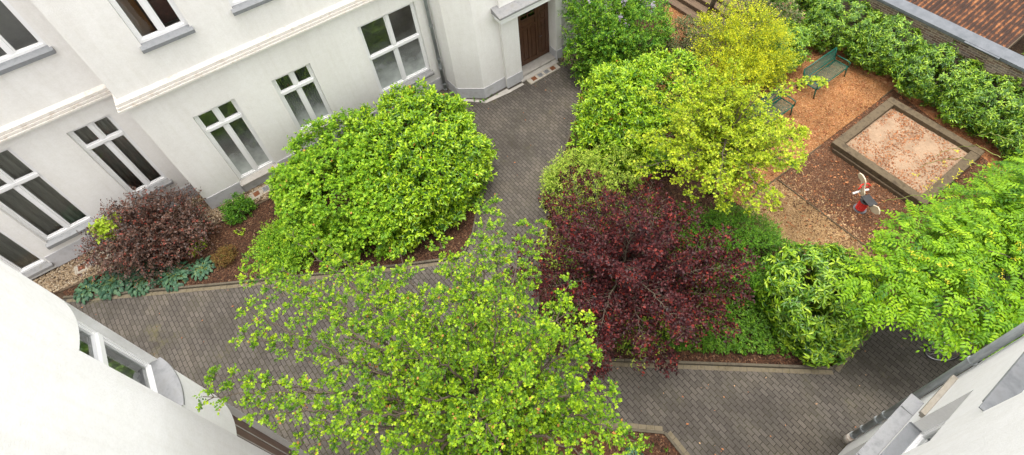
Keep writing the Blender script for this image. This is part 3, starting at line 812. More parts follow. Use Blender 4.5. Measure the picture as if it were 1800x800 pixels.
# plinth, 2 cm proud
mb = MB()
def plinth_run(pts, z1, o=.02, z0=-.02):
    for a, b in zip(pts[:-1], pts[1:]):
        a = Vector((a[0], a[1], 0)); b = Vector((b[0], b[1], 0)); d = (b - a).normalized(); nrm = Vector((d.y, -d.x, 0))
        e = d * .018
        p = [a + nrm * .001 - e * 0, b + nrm * .001, b + nrm * o + e, a + nrm * o - e]
        mb.hexa([(q.x, q.y, z0) for q in p] + [(q.x, q.y, z1) for q in p])
plinth_run([(-2.985, 13.69), (-1.94, 13.69)], .56); plinth_run([(-1.93, 13.69), (-.69, 13.69)], .36); plinth_run([(-.68, 13.69), (5.44, 13.69)], .56)
plinth_run([(-13, 14.55), (-8.85, 14.55)], .56); plinth_run([(-7.30, 14.55), (-3.0, 14.55)], .60)
plinth_run([(5.50, 13.6), (5.54, 12.93), (6.26, 12.34), (7.13, 12.34)], .47)
plinth_run([(7.145, 12.22), (7.80, 12.22)], .47)
plinth_run([(9.38, 12.26), (9.63, 12.26)], .47); plinth_run([(9.66, 12.40), (14.4, 12.40)], .47)
mb.hexa([(7.802, 12.22, -.02), (7.822, 12.22, -.02), (7.822, 12.64, -.02), (7.802, 12.64, -.02), (7.802, 12.22, .47), (7.822, 12.22, .47), (7.822, 12.64, .47), (7.802, 12.64, .47)])
mb.hexa([(9.35, 12.27, -.02), (9.368, 12.27, -.02), (9.368, 12.64, -.02), (9.35, 12.64, -.02), (9.35, 12.27, .47), (9.368, 12.27, .47), (9.368, 12.64, .47), (9.35, 12.64, .47)])
mb.build('plinth', M['plinth'], bl)
# string course: three stepped mouldings with sloping top
mb = MB()
for (z0, z1, o) in ((4.64, 4.695, .15), (4.711, 4.775, .125), (4.791, 4.86, .10)):
    mb.box(-2.99 - o, 13.69 - o, z0, 5.46, 13.688, z1)
    mb.box(-13, 14.55 - o, z0, -2.992 - o, 14.548, z1)
    mb.box(-2.99 - o, 13.69, z0 + .001, -2.992, 14.55 - o - .001, z1 - .001)
o = .10
mb.hexa([(-2.99 - o, 13.69 - o, 4.862), (5.46, 13.69 - o, 4.862), (5.46, 13.687, 4.862), (-2.992, 13.687, 4.862), (-2.99 - o, 13.69 - o, 4.87), (5.46, 13.69 - o, 4.87), (5.46, 13.687, 4.95), (-2.992, 13.687, 4.95)])
mb.hexa([(-13, 14.55 - o, 4.862), (-2.993, 14.55 - o, 4.862), (-2.993, 14.547, 4.862), (-13, 14.547, 4.862), (-13, 14.55 - o, 4.87), (-2.993, 14.55 - o, 4.87), (-2.993, 14.547, 4.95), (-13, 14.547, 4.95)])
scs = mb.build('string_course', M['cornice'], bl)
M['shadow_line'] = m_noisy('shadow_line_grey', (.10, .095, .085), (.20, .19, .17), 8, .9, 40, .2, .004)  # dark grey strips put the shadow between the mouldings into the colour
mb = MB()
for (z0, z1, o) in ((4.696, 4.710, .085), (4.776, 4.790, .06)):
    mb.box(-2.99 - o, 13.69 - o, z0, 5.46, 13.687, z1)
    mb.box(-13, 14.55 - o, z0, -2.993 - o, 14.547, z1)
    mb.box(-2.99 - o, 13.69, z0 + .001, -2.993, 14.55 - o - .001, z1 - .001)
mb.build('shadow_line', M['shadow_line'], scs)
window(bl, fm, *mainw[0], [2.80], film=True, sill='concrete_light', sill_out=.12, sill_h=.10)
window(bl, fm, *mainw[1], [2.84], film=True, sill='concrete_light', sill_out=.09, curtain=[(0.02, .40, 'curtain'), (.62, .98, 'curtain')])
window(bl, fm, *mainw[2], [2.60], film=True, sill='slate', sill_out=.11, sill_h=.13)
w = window(bl, fm, *mainw[3], [8.1], sill='zinc', sill_out=.12, sill_h=.14)
mb = MB(); mb.pbox(fm, -1.80, -1.42, 6.0, 8.85, .30, .34); mb.build('curtain', M['wood_orange'], w)
mb = MB(); mb.pbox(fm, -1.2, -.72, 6.0, 7.2, .55, .60); mb.build('curtain', M['red_cloth'], w)
window(bl, fm, *mainw[4], [8.1], sill='zinc', sill_out=.12, sill_h=.14, curtain=[(.05, .35, 'curtain_dark')])
window(bl, fm, *mainw[5], [8.1], sill='zinc', sill_out=.12, sill_h=.14)
window(bl, fr_, *recw[0], [3.30], sill='slate', curtain=[(.05, .9, 'curtain_dark')])
window(bl, fr_, *recw[1], [3.22], sill='zinc_light', sill_h=.16, curtain=[(.05, .95, 'curtain_dark')])
window(bl, fr_, *recw[2], [2.9], sill='slate', sill_h=.14, curtain=[(.05, .95, 'curtain_dark')])
window(bl, fr_, *recw[3], [8.5], sill='zinc', sill_h=.15)
window(bl, fr_, *recw[4], [8.5], sill='zinc', sill_h=.15)
# downpipe in the corner
mb = MB(); mb.tube([(5.36, 13.56, .02), (5.36, 13.56, 9.8)], .055, 14)
pp = mb.build('downpipe', M['pipe'], bl, smooth=True)
for z, h in ((.05, .05), (.30, .05), (1.05, .17), (1.25, .05), (1.5, .05), (2.9, .05), (5.2, .05), (7.5, .05)):
    mb = MB(); mb.tube([(5.36, 13.56, z), (5.36, 13.56, z + h)], .068, 14); mb.build('pipe_collar', M['pipe'], pp)
mb = MB(); mb.tube([(5.33, 13.51, 1.12), (5.31, 13.47, 1.12)], .04, 10); mb.build('inspection_cap', M['pipe'], pp)
# double door
fd = plane_fn((0, 12.65, 0), (1, 0, 0), (0, 1, 0))
dr = MB(); dr.pbox(fd, 8.05, 9.36, .13, 2.61, .055, .09)
dr.pbox(fd, 8.045, 8.09, .13, 2.61, .03, .054); dr.pbox(fd, 9.32, 9.365, .13, 2.61, .03, .054); dr.pbox(fd, 8.09, 9.32, 2.56, 2.61, .03, .054)
door = dr.build('door', M['door'], bl)
def leaf_door(u0, u1, top, mid):
    m_ = MB(); s = .10
    m_.pbox(fd, u0, u0 + s, .16, 2.555, .022, .054); m_.pbox(fd, u1 - s, u1, .16, 2.555, .022, .054)
    for (a, b) in ((.16, .34), (top - .05, top + .04), (top - .36, top - .28), (2.47, 2.555)):
        m_.pbox(fd, u0 + s, u1 - s, a, b, .022, .054)
    if mid:
        um = (u0 + u1) / 2
        m_.pbox(fd, um - .04, um + .04, .34, top - .36, .022, .054)
        for q in (u0 + s, um + .04):
            m_.pbox(fd, q + .07, q + .24, .42, top - .44, .036, .0545)
        m_.pbox(fd, u0 + s + .05, u1 - s - .05, top - .25, top - .08, .036, .0545)
    else:
        m_.pbox(fd, u0 + s + .05, u1 - s - .05, .42, top - .44, .036, .0545)
        m_.pbox(fd, u0 + s + .05, u1 - s - .05, top - .25, top - .08, .036, .0545)
    m_.build('door_leaf', M['door'], door, bevel=.004)
leaf_door(8.095, 8.885, 2.12, True); leaf_door(8.895, 9.315, 2.12, False)
mb = MB()
for a, b in ((8.20, 8.48), (8.50, 8.78)):
    mb.pbox(fd, a, b, 2.17, 2.46, .045, .0545)
mb.build('glazing', M['glass'], door)
mb = MB(); mb.pbox(fd, 8.475, 8.505, 2.16, 2.47, .030, .050); mb.pbox(fd, 8.19, 8.79, 2.30, 2.325, .034, .050); mb.build('glazing_bar', M['door'], door)
mb = MB(); mb.tube([fd(8.92, 1.15, .02), fd(8.92, 1.15, -.03), fd(9.02, 1.15, -.03)], .012, 8); mb.build('handle', M['steel'], door)
mb = MB(); mb.box(7.824, 12.30, -.02, 9.348, 12.72, .125); mb.box(7.70, 12.12, -.02, 9.36, 12.295, .05)
mb.build('doorstep', M['concrete_light'], bl, bevel=.01)
# canopy over the door
mb = MB()
mb.box(7.0, 11.95, 3.08, 10.0, 12.64, 3.24); mb.box(6.95, 11.90, 3.243, 10.05, 12.64, 3.33)
can = mb.build('canopy', M['white_paint'], bl, bevel=.01)
mb = MB(); mb.hexa([(6.92, 11.86, 3.333), (10.08, 11.86, 3.333), (10.08, 12.63, 3.333), (6.92, 12.63, 3.333), (6.92, 11.86, 3.40), (10.08, 11.86, 3.40), (10.08, 12.63, 3.62), (6.92, 12.63, 3.62)])
mb.build('canopy_roof', M['slate'], can)
bm_ = MB()
for k in range(7):
    pass
mb = MB(); n = 12
ring = []
for i in range(7):
    a = i / 6 * math.pi / 2; ring.append((.12 * math.cos(a), .10 * math.sin(a)))
vs = []; fs = []
for (rr, h) in ring:
    for k in range(16):
        t = 2 * math.pi * k / 16; vs.append((8.70 + rr * math.cos(t), 12.60 - h, 2.80 + rr * math.sin(t)))
for i in range(6):
    for k in range(16): fs.append((i * 16 + k, i * 16 + (k + 1) % 16, (i + 1) * 16 + (k + 1) % 16, (i + 1) * 16 + k))
mb.add(vs, fs)
lamp = mb.build('wall_lamp', M['lamp_glass'], bl, smooth=True)
mb = MB(); mb.tube([(8.70, 12.645, 2.80), (8.70, 12.60, 2.80)], .135, 20); mb.build('lamp_rim', M['steel'], lamp)

# cellar-light slabs with little gratings: things that lie in the ground
def light_slab(label, cx, cy, ang, ln, wd, cells, slab='concrete'):
    t = thing('cellar_light', label, 'cellar light', (cx, cy, 0), 'cellar light slabs let into the ground')
    ca, sa = math.cos(ang), math.sin(ang)
    P = lambda u, v: (cx + u * ca - v * sa, cy + u * sa + v * ca)
    def slabbox(u0, u1, v0, v1, z0, z1, mb):
        p = [P(u0, v0), P(u1, v0), P(u1, v1), P(u0, v1)]
        mb.hexa([(x, y, z0) for x, y in p] + [(x, y, z1) for x, y in p])
    mb = MB(); slabbox(-ln / 2, ln / 2, -wd / 2, wd / 2, -.05, .055, mb)
    mb.build('slab', M[slab], t, bevel=.012)
    for (u, mt) in cells:
        s = .075
        mb = MB(); slabbox(u - s, u + s, -s, s, .052, .058, mb)
        g = mb.build('grate', M[mt], t)
        mb = MB()
        for k in range(4):
            slabbox(u - s + .01 + k * .037, u - s + .024 + k * .037, -s + .004, s - .004, .0585, .068, mb)
        for (a, b, c, d) in ((-s - .014, s + .014, -s - .014, -s), (-s - .014, s + .014, s, s + .014), (-s - .014, -s, -s, s), (s, s + .014, -s, s)):
            slabbox(u + a, u + b, c, d, .056, .066, mb)
        mb.build('grate_bar', M['rust' if mt == 'rust' else 'zinc_light'], g)
    return t
light_slab('concrete slab with two rusty and two grey gratings at the brown door', 8.55, 11.98, R(0), 1.35, .30, [(-.42, 'rust'), (-.14, 'steel'), (.14, 'steel'), (.42, 'rust')])
light_slab('mossy concrete slab with rusty gratings in the gravel behind the hostas', -6.42, 14.05, R(0), 1.0, .34, [(-.30, 'rust'), (0, 'steel'), (.30, 'rust')])
light_slab('concrete slab with small gratings under the tall narrow window', -1.38, 13.38, R(2), 1.05, .32, [(-.30, 'rust'), (0, 'steel'), (.30, 'rust')])

# ---- 2. rounded wing at the near left
wg = thing('rounded_wing', 'bright white building wing with a rounded corner and narrow flat window', 'building', (-2.78, 4.5, 0))
HW = 13.2
cx, cy, rr = -3.915, 4.72, 1.15
ya, yb = 4.47, 5.28
aa = math.asin((ya - cy) / rr); ab = math.asin((yb - cy) / rr)
_px = cx + rr * math.cos(aa); _k = math.tan(aa)
path = [(_px + _k * (ya + 1.3), -1.3), (_px + _k * (ya - 3.0), 3.0), (cx + rr * math.cos(aa) , ya)]
for i in range(1, 11):
    a = aa + (ab - aa) * i / 10; path.append((cx + rr * math.cos(a), cy + rr * math.sin(a)))
for i in range(1, 13):
    a = ab + (math.pi / 2 - ab) * i / 12; path.append((cx + rr * math.cos(a), cy + rr * math.sin(a)))
path.append((-13, cy + rr))
zo = [(.0, 4.93), (6.55, 8.59)]
mb = MB()
for i, (a, b) in enumerate(zip(path[:-1], path[1:])):
    inside = 2 <= i < 12
    segs = [(0, HW)] if not inside else [(4.93, 6.55), (8.59, HW)]
    for (z0, z1) in segs:
        mb.quad((a[0], a[1], z0), (b[0], b[1], z0), (b[0], b[1], z1), (a[0], a[1], z1))
arc = path[2:13]; dp = -3.09
for (z0, z1) in zo:
    mb.quad((arc[0][0], ya, z0), (arc[0][0], ya, z1), (dp, ya, z1), (dp, ya, z0))
    mb.quad((arc[-1][0], yb, z0), (dp, yb, z0), (dp, yb, z1), (arc[-1][0], yb, z1))
    mb.add([(x, y, z1) for x, y in arc] + [(dp, yb, z1), (dp, ya, z1)], [tuple(range(len(arc) + 2))])
mb.add([(x, y, 6.55) for x, y in arc] + [(dp, yb, 6.55), (dp, ya, 6.55)], [tuple(range(len(arc) + 2))[::-1]])
mb.add([(x, y, HW) for x, y in path] + [(-13, -1.3, HW)], [tuple(range(len(path) + 1))])
mb.quad((-13, cy + rr, 0), (-13, -1.3, 0), (-13, -1.3, HW), (-13, cy + rr, HW))
wo = mb.build('wall', M['plaster_bright'], wg)
import bmesh
bm = bmesh.new(); bm.from_mesh(wo.data); bmesh.ops.remove_doubles(bm, verts=bm.verts, dist=.0005)
for fc in bm.faces: fc.smooth = True
for ed in bm.edges:
    if len(ed.link_faces) == 2 and ed.calc_face_angle(0) > R(40): ed.smooth = False
bm.to_mesh(wo.data); bm.free()
fw_ = plane_fn((-2.93, 0, 0), (0, 1, 0), (-1, 0, 0))
wn = window(wg, fw_, ya, yb, 6.56, 8.585, [7.72], depth=.15, mull=False, fw=.035, s=.03, curtain=[(.0, 1.0, 'curtain_dark')])
mb = MB(); sa_ = [(x + .035 * (x - cx) / rr, y + .035 * (y - cy) / rr) for x, y in arc]
mb.add([(x, y, 6.575) for x, y in sa_] + [(-3.01, yb - .004, 6.60), (-3.01, ya + .004, 6.60)] + [(x, y, 6.535) for x, y in sa_],
       [tuple(range(len(sa_) + 2))] + [(i, len(sa_) + 2 + i, len(sa_) + 3 + i, i + 1) for i in range(len(sa_) - 1)])
mb.build('sill', M['zinc_light'], wn)
M['door_steel'] = m_noisy('brown_boards', (.10, .062, .045), (.15, .098, .075), 3, .6, 30, .2, .004, stretch=(6, 6, .6))
mb = MB(); mb.box(-3.08, ya, .05, -3.03, yb, 4.40); d2 = mb.build('door', M['door_steel'], wg)
mb = MB()
for k in range(1, 4):
    y = ya + (yb - ya) * k / 4
    mb.box(-3.03, y - .012, .05, -3.022, y + .012, 4.4)
mb.build('door_seam', M['concrete_light'], d2)
mb = MB(); mb.box(-3.08, ya, 4.403, -2.96, yb, 4.925); mb.build('lintel_panel', M['zinc'], d2)

# ---- 3. wing the picture is taken from (near right)
rw = thing('rear_wing', 'bright white building wing with zinc sills and a downpipe at its corner', 'building', (6.7, -1.3, 0))
fb = plane_fn((0, -1.3, 0), (-1, 0, 0), (0, -1, 0))
XC = 6.74
HR = 9.2
ops = [(-5.68, -4.67, 4.22, 5.97), (-5.90, -4.77, 7.06, 8.9), (-6.12, -5.0, .10, 2.75)]
mb = MB()
wall_cells(mb, fb, -XC, 4.05, 0, HR, ops, .22)
mb.quad((XC, -1.3, 0), (XC, -9, 0), (XC, -9, HR), (XC, -1.3, HR))
mb.quad((-4.05, -1.3, HR), (XC, -1.3, HR), (XC, -9, HR), (-4.05, -9, HR))
mb.quad((-4.05, -9, 0), (XC, -9, 0), (XC, -9, HR), (-2.79, -9, HR))
mb.build('wall', M['plaster_bright'], rw)
w1 = window(rw, fb, *ops[0], [5.4], depth=.22, mull=False)
mb = MB(); mb.pbox(fb, -5.676, -4.674, 4.215, 4.24, -.035, .14); mb.pbox(fb, -5.677, -5.66, 4.242, 4.27, -.03, .14); mb.build('sill', M['zinc'], w1, bevel=.004)
w2 = window(rw, fb, *ops[1], [8.3], depth=.22, mull=False)
mb = MB(); mb.pbox(fb, -5.92, -4.775, 7.045, 7.07, -.05, .14); mb.pbox(fb, -5.92, -4.90, 7.0, 7.043, -.052, -.02); mb.build('sill', M['zinc'], w2, bevel=.004)
w3 = window(rw, fb, *ops[2], [2.1], depth=.22, mull=False, fm='white_paint')
mb = MB(); mb.pbox(fb, -6.32, 2.7, 3.62, 3.80, -.17, -.002); lg = mb.build('ledge', M['cornice'], rw)
mb = MB(); mb.hexa([fb(-6.34, 3.803, -.20), fb(2.7, 3.803, -.20), fb(2.7, 3.803, -.003), fb(-6.34, 3.803, -.003), fb(-6.34, 3.815, -.20), fb(2.7, 3.815, -.20), fb(2.7, 3.84, -.003), fb(-6.34, 3.84, -.003)])
for u in (-6.05, -4.9, -3.8): mb.pbox(fb, u, u + .03, 3.82, 3.85, -.19, -.01)
mb.build('ledge_sheet', M['zinc_light'], lg)
mb = MB(); mb.pbox(fb, -6.58, -5.70, 4.56, 4.64, -.075, -.002); mb.pbox(fb, -6.58, -5.70, 4.50, 4.558, -.045, -.002); mb.pbox(fb, -4.65, 2.7, 4.56, 4.64, -.075, -.002)
mb.build('string_course', M['concrete'], rw, bevel=.006)
px, py = 6.70, -1.225
mb = MB(); mb.tube([(px, py, .06), (px, py, 8.9)], .055, 16); pp = mb.build('downpipe', M['pipe'], rw, smooth=True)
for z in (.42, .95, 1.65, 2.0, 5.0):
    mb = MB(); mb.tube([(px, py, z), (px, py, z + .055)], .068, 16); mb.build('pipe_collar', M['pipe'], pp)
M['pipe_old'] = m_noisy('old_pipe', (.45, .40, .34), (.60, .56, .50), 9, .7, 40, .2, .004, c3=(.30, .14, .07))
mb = MB(); mb.tube([(px, py, .0), (px, py, .40)], .072, 16); mb.build('pipe_foot', M['pipe_old'], pp, smooth=True)

# ---- brick wall, neighbour's roof
gw = thing('brick_wall', 'old brown brick garden wall with grey metal coping behind the hedge', 'wall', (18.4, 3, 0))
mb = MB(); mb.box(18.32, -8, 0, 18.62, 16, 1.86); mb.box(18.27, 2.0, 0, 18.319, 2.6, 1.86); mb.build('wall', M['brick'], gw)
mb = MB(); mb.hexa([(18.24, -8, 1.87), (18.70, -8, 1.87), (18.70, 16, 1.87), (18.24, 16, 1.87), (18.24, -8, 1.90), (18.70, -8, 1.95), (18.70, 16, 1.95), (18.24, 16, 1.90)])
mb.box(18.235, -8, 1.80, 18.245, 16, 1.869)
mb.box(18.16, 2.35, 1.875, 18.238, 3.35, 1.89); mb.box(18.16, 2.35, 1.82, 18.20, 2.42, 1.874)
M['coping'] = m_noisy('coping_sheet', (.085, .095, .105), (.14, .15, .165), 4, .7, 30, .1, .004)
mb.build('coping', M['coping'], gw)
sh = thing('shed', 'neighbouring shed with a rusty corrugated roof littered with leaves', 'shed', (21, 6, 0))
n = 640; vs = []; fs = []
for i in range(n + 1):
    y = 2.45 + (13.5 - 2.45) * i / n
    dz = .03 * math.sin(i * math.pi / 4)
    vs += [(18.78, y, 1.82 + dz), (25.5, y, 3.1 + dz)]
for i in range(n): fs.append((2 * i, 2 * i + 1, 2 * i + 3, 2 * i + 2))
mb = MB(); mb.add(vs, fs); mb.build('roof', M['roof'], sh)
mb = MB(); mb.box(19.0, 2.75, 0, 25.3, 13.4, 1.72); mb.build('wall', M['timber_dark'], sh)
mb = MB(); mb.hexa([(18.78, 2.42, 1.66), (25.5, 2.42, 2.94), (25.5, 2.448, 2.94), (18.78, 2.448, 1.66), (18.78, 2.42, 1.84), (25.5, 2.42, 3.12), (25.5, 2.448, 3.12), (18.78, 2.448, 1.84)])
mb.build('verge_board', M['timber_dark'], sh)

# ---- timber sleepers at the far corner
sl = thing('sleeper_steps', 'dark timber sleeper steps covered in brown leaf litter behind the lilac', 'steps', (15.3, 11, 0))
for i in range(5):
    mb = MB(); mb.box(14.75 + i * .36, 8.9, 0, 15.09 + i * .36, 12.35, .16 + .16 * i); mb.build('tread', M['plank_brown'], sl, bevel=.015)

# ================================================================== PLAYGROUND
sbx = thing('sandpit', 'square timber sandpit of weathered beams with pale sand and brown litter', 'sandpit', (14.8, 2.4, 0))
X0, X1, Y0, Y1, zt = 13.27, 16.30, .96, 3.82, .34
w = .26
for (a, b, c, d) in ((X0, X0 + w, Y0, Y1), (X1 - w, X1, Y0 + .0, Y1), (X0 + w + .004, X1 - w - .004, Y1 - w, Y1), (X0 + w + .004, X1 - w - .004, Y0, Y0 + w)):
    mb = MB(); z0 = .17 if a == X0 and b < X1 - 1 else .0
    mb.box(a, c, z0, b, d, zt + random.uniform(-.01, .01)); mb.build('beam', M['timber'], sbx, bevel=.018)
mb = MB(); mb.box(X0 - .04, Y0 + .05, .0, X0 + w - .04, Y1 - .12, .165); mb.build('beam', M['timber_dark'], sbx, bevel=.018)
mb = MB(); nx, ny = 36, 34; vs = []; fs = []
for i in range(nx + 1):
    for j in range(ny + 1):
        x = X0 + w + (X1 - X0 - 2 * w) * i / nx; y = Y0 + w + (Y1 - Y0 - 2 * w) * j / ny
        e = min(i, nx - i, j, ny - j) / 5
        vs.append((x, y, .19 + .045 * noise.noise(Vector((x * 1.7, y * 1.7, 0))) + .02 * noise.noise(Vector((x * 5, y * 5, 3))) + .02 * min(1, e)))
for i in range(nx):
    for j in range(ny): fs.append((i * (ny + 1) + j, (i + 1) * (ny + 1) + j, (i + 1) * (ny + 1) + j + 1, i * (ny + 1) + j + 1))
mb.add(vs, fs); mb.build('sand', M['sand'], sbx, smooth=True)
# litter on the sand: small curled dry leaves
n = 4200
P = np.stack([RNG.uniform(X0 + w + .04, X1 - w - .04, n), RNG.uniform(Y0 + w + .04, Y1 - w - .04, n), np.full(n, .215)], 1)
# gathers toward the far left corner
keep = RNG.random(n) < np.clip(.5 + .2 * (P[:, 1] - Y0) / (Y1 - Y0) + .3 * fbm(P, 3, 4), 0.12, 1)
P = P[keep]; n = len(P)
D = RNG.normal(size=(n, 3)) * [1, 1, .15]; U = np.array([0, 0, 1.0]) + RNG.normal(size=(n, 3)) * .3
L['litter'] = m_leaf('dry_leaf', [(0, (.14, .042, .016)), (.5, (.28, .105, .042)), (1, (.40, .19, .085))], .8, .05, .2)
lit = leaf_mesh('sand_litter', L['litter'], None, P, D, U, .042 * (.6 + .9 * RNG.random(n)), np.full(n, .6), RNG.random(n), 'oval')
tag(lit, 'dry brown leaves and petals scattered over the pale sand', kind='stuff')
n = 2600
P = np.stack([RNG.uniform(9.7, 18.1, n), RNG.uniform(.1, 8.5, n), np.full(n, .045)], 1)
inb = (P[:, 0] > X0) & (P[:, 0] < X1) & (P[:, 1] > Y0) & (P[:, 1] < Y1)
P = P[~inb]; n = len(P)
D = RNG.normal(size=(n, 3)) * [1, 1, .2]; U = np.array([0, 0, 1.0]) + RNG.normal(size=(n, 3)) * .35
tag(leaf_mesh('fallen_leaves', L['litter'], None, P, D, U, .06 * (.6 + .9 * RNG.random(n)), np.full(n, .65), RNG.random(n), 'oval'), 'dry fallen leaves on the playground bark', kind='stuff')

def bench(label, x, y, rot=0):
    t = thing('park_bench', label, 'bench', (x, y, 0), 'green mesh benches on the bark')
    ca, sa = math.cos(rot), math.sin(rot)
    Q = lambda u, v, z: (x + u * ca - v * sa, y + u * sa + v * ca, z)
    hl = .84
    g = M['green_metal']
    def barq(mb, a, b, r, n=4): mb.tube([Q(*a), Q(*b)], r, n)
    # seat mesh, front edge rolls down at v=-.5 (front), back at v=-.05
    mb = MB()
    for i in range(36):
        u = -hl + 2 * hl * i / 35; barq(mb, (u, -.52, .435), (u, -.06, .415), .005, 3)
    for j in range(11):
        v = -.52 + .46 * j / 10; barq(mb, (-hl, v, .436 - .02 * j / 10), (hl, v, .436 - .02 * j / 10), .006, 3)
    mb.build('seat', g, t)
    mb = MB()
    for p, q in (((-hl, -.53, .435), (hl, -.53, .435)), ((hl, -.53, .435), (hl, -.05, .415)), ((hl, -.05, .415), (-hl, -.05, .415)), ((-hl, -.05, .415), (-hl, -.53, .435))):
        barq(mb, p, q, .02, 8)
    mb.build('seat_frame', g, t, smooth=True)
    mb = MB()
    for i in range(36):
        u = -hl + 2 * hl * i / 35; barq(mb, (u, -.01, .50), (u, .08, .86), .006, 3)
    for j in range(12):
        s = j / 11; barq(mb, (-hl, -.01 + .09 * s, .50 + .36 * s), (hl, -.01 + .09 * s, .50 + .36 * s), .006, 3)
    mb.build('backrest', g, t)
    mb = MB()
    for p, q in (((-hl, -.01, .49), (hl, -.01, .49)), ((hl, -.01, .49), (hl, .085, .88)), ((hl, .085, .88), (-hl, .085, .88)), ((-hl, .085, .88), (-hl, -.01, .49))):
        barq(mb, p, q, .022, 8)
    mb.build('back_frame', g, t, smooth=True)
    for u in (-hl, hl):
        mb = MB(); mb.tube([Q(u, -.05, .62), Q(u, -.40, .64), Q(u, -.52, .62), Q(u, -.53, .44)], .02, 8); mb.build('armrest', g, t, smooth=True)
        mb = MB(); mb.tube([Q(u * .98, -.50, .43), Q(u * .98, -.56, .0)], .022, 8); mb.build('leg', g, t, smooth=True)
        mb = MB(); mb.tube([Q(u * .98, .0, .50), Q(u * .98, -.05, .40), Q(u * .98, .10, .0)], .028, 8); mb.build('leg', g, t, smooth=True)
    return t
bench('green mesh bench standing in the open near the hedge corner', 15.53, 5.93)
bench('green mesh bench half hidden under the lime green tree branches', 12.72, 5.93)

# spring rider
sr = thing('spring_rider', 'beige animal spring rider on a red coil spring', 'spring rider', (12.1, 2.0, 0))
mb = MB(); mb.tube([(12.08, 2.0, .02), (12.08, 2.0, .05)], .17, 20); mb.build('base_plate', M['steel'], sr)
pts = []
for i in range(121):
    a = i / 120 * 2 * math.pi * 6.5; pts.append((12.08 + .105 * math.cos(a), 2.0 + .105 * math.sin(a), .06 + .36 * i / 120))
mb = MB(); mb.tube(pts, .019, 8); mb.build('spring', M['red_metal'], sr, smooth=True)
mb = MB(); mb.tube([(12.08, 2.0, .42), (12.08, 2.0, .455)], .13, 18); mb.build('top_plate', M['steel'], sr)
# animal runs along direction h (head) in plan
hx, hy = math.cos(R(68)), math.sin(R(68)); sx, sy = -hy, hx
def rider_panel(prof, th, off=0.0):
    m_ = MB()
    a = [(12.08 + u * hx + sx * (off - th / 2), 2.0 + u * hy + sy * (off - th / 2), z) for u, z in prof]
    b = [(12.08 + u * hx + sx * (off + th / 2), 2.0 + u * hy + sy * (off + th / 2), z) for u, z in prof]
    n = len(prof)
    m_.add(a + b, [tuple(range(n))[::-1], tuple(range(n, 2 * n))] + [(i, (i + 1) % n, n + (i + 1) % n, n + i) for i in range(n)])
    return m_
head = [(.10, .46), (.20, .44), (.33, .50), (.37, .62), (.36, .74), (.42, .82), (.53, .84), (.60, .90), (.58, .98), (.48, 1.02), (.36, 1.0), (.28, .93), (.25, .82), (.20, .70), (.12, .60)]
rider_panel(head, .035).build('head_panel', M['beige_board'], sr, bevel=.006)
tail = [(-.10, .46), (-.20, .40), (-.32, .38), (-.45, .44), (-.52, .55), (-.47, .66), (-.38, .70), (-.30, .64), (-.22, .58), (-.12, .58)]
rider_panel(tail, .035).build('tail_panel', M['beige_board'], sr, bevel=.006)
seat = MB()
c0 = lambda u, s, z: (12.08 + u * hx + s * sx, 2.0 + u * hy + s * sy, z)
seat.hexa([c0(-.26, -.13, .57), c0(.10, -.13, .55), c0(.10, .13, .55), c0(-.26, .13, .57), c0(-.26, -.13, .60), c0(.10, -.13, .58), c0(.10, .13, .58), c0(-.26, .13, .60)])
seat.build('seat', M['black'], sr, bevel=.012)
for s in (-1, 1):
    mb = MB(); mb.tube([c0(.30, s * .02, .84), c0(.28, s * .11, .84), c0(.24, s * .15, .80), c0(.24, s * .15, .70), c0(.28, s * .11, .68), c0(.30, s * .02, .68)], .017, 8); mb.build('handle', M['red_metal'], sr, smooth=True)
    mb = MB(); mb.tube([c0(.27, s * .02, .54), c0(.26, s * .24, .52)], .028, 10); mb.build('footrest', M['white_plastic'], sr, smooth=True)
mb = MB(); mb.tube([c0(-.02, -.06, .45), c0(-.02, -.06, .56)], .04, 10); mb.tube([c0(-.02, .06, .45), c0(-.02, .06, .56)], .04, 10); mb.build('bracket', M['black'], sr)

# bicycle under the wisteria
bk = thing('bicycle', 'dark bicycle parked on the paving, half hidden under the wisteria', 'bicycle', (9.95, -1.7, 0))
bdir = Vector((.62, -.78, 0)).normalized(); bs = Vector((-bdir.y, bdir.x, 0))
lean = .18
def BK(u, z, s=0): 
    p = Vector((9.80, -1.42, 0)) + bdir * u + bs * (s + lean * z) + Vector((0, 0, z)); return tuple(p)
def wheel(u0):
    rr_ = .34
    pts = [BK(u0 + rr_ * math.cos(2 * math.pi * k / 40), .34 + rr_ * math.sin(2 * math.pi * k / 40)) for k in range(41)]
    mb = MB(); mb.tube(pts, .017, 8, cap=False); w_ = mb.build('wheel', M['black'], bk, smooth=True)
    pts = [BK(u0 + .315 * math.cos(2 * math.pi * k / 40), .34 + .315 * math.sin(2 * math.pi * k / 40)) for k in range(41)]
    mb = MB(); mb.tube(pts, .010, 6, cap=False); mb.build('rim', M['chrome'], w_, smooth=True)
    mb = MB()
    for k in range(28):
        a = 2 * math.pi * k / 28; mb.tube([BK(u0, .34, .02 * (-1) ** k), BK(u0 + .31 * math.cos(a), .34 + .31 * math.sin(a))], .0018, 3)
    mb.build('spoke', M['chrome'], w_)
    mb = MB(); mb.tube([BK(u0, .34, -.05), BK(u0, .34, .05)], .022, 10); mb.build('hub', M['chrome'], w_)
wheel(0); wheel(1.08)
mb = MB()
for a, b, r in (((0, .34), (.20, .92), .014), ((.16, .80), (.62, .30), .018), ((.17, .86), (.80, .84), .016), ((.80, .88), (.62, .30), .016), ((.62, .30), (1.08, .34), .011), ((.80, .80), (1.08, .34), .010)):
    mb.tube([BK(*a), BK(*b)], r, 8)
mb.build('frame', M['bike_paint'], bk, smooth=True)
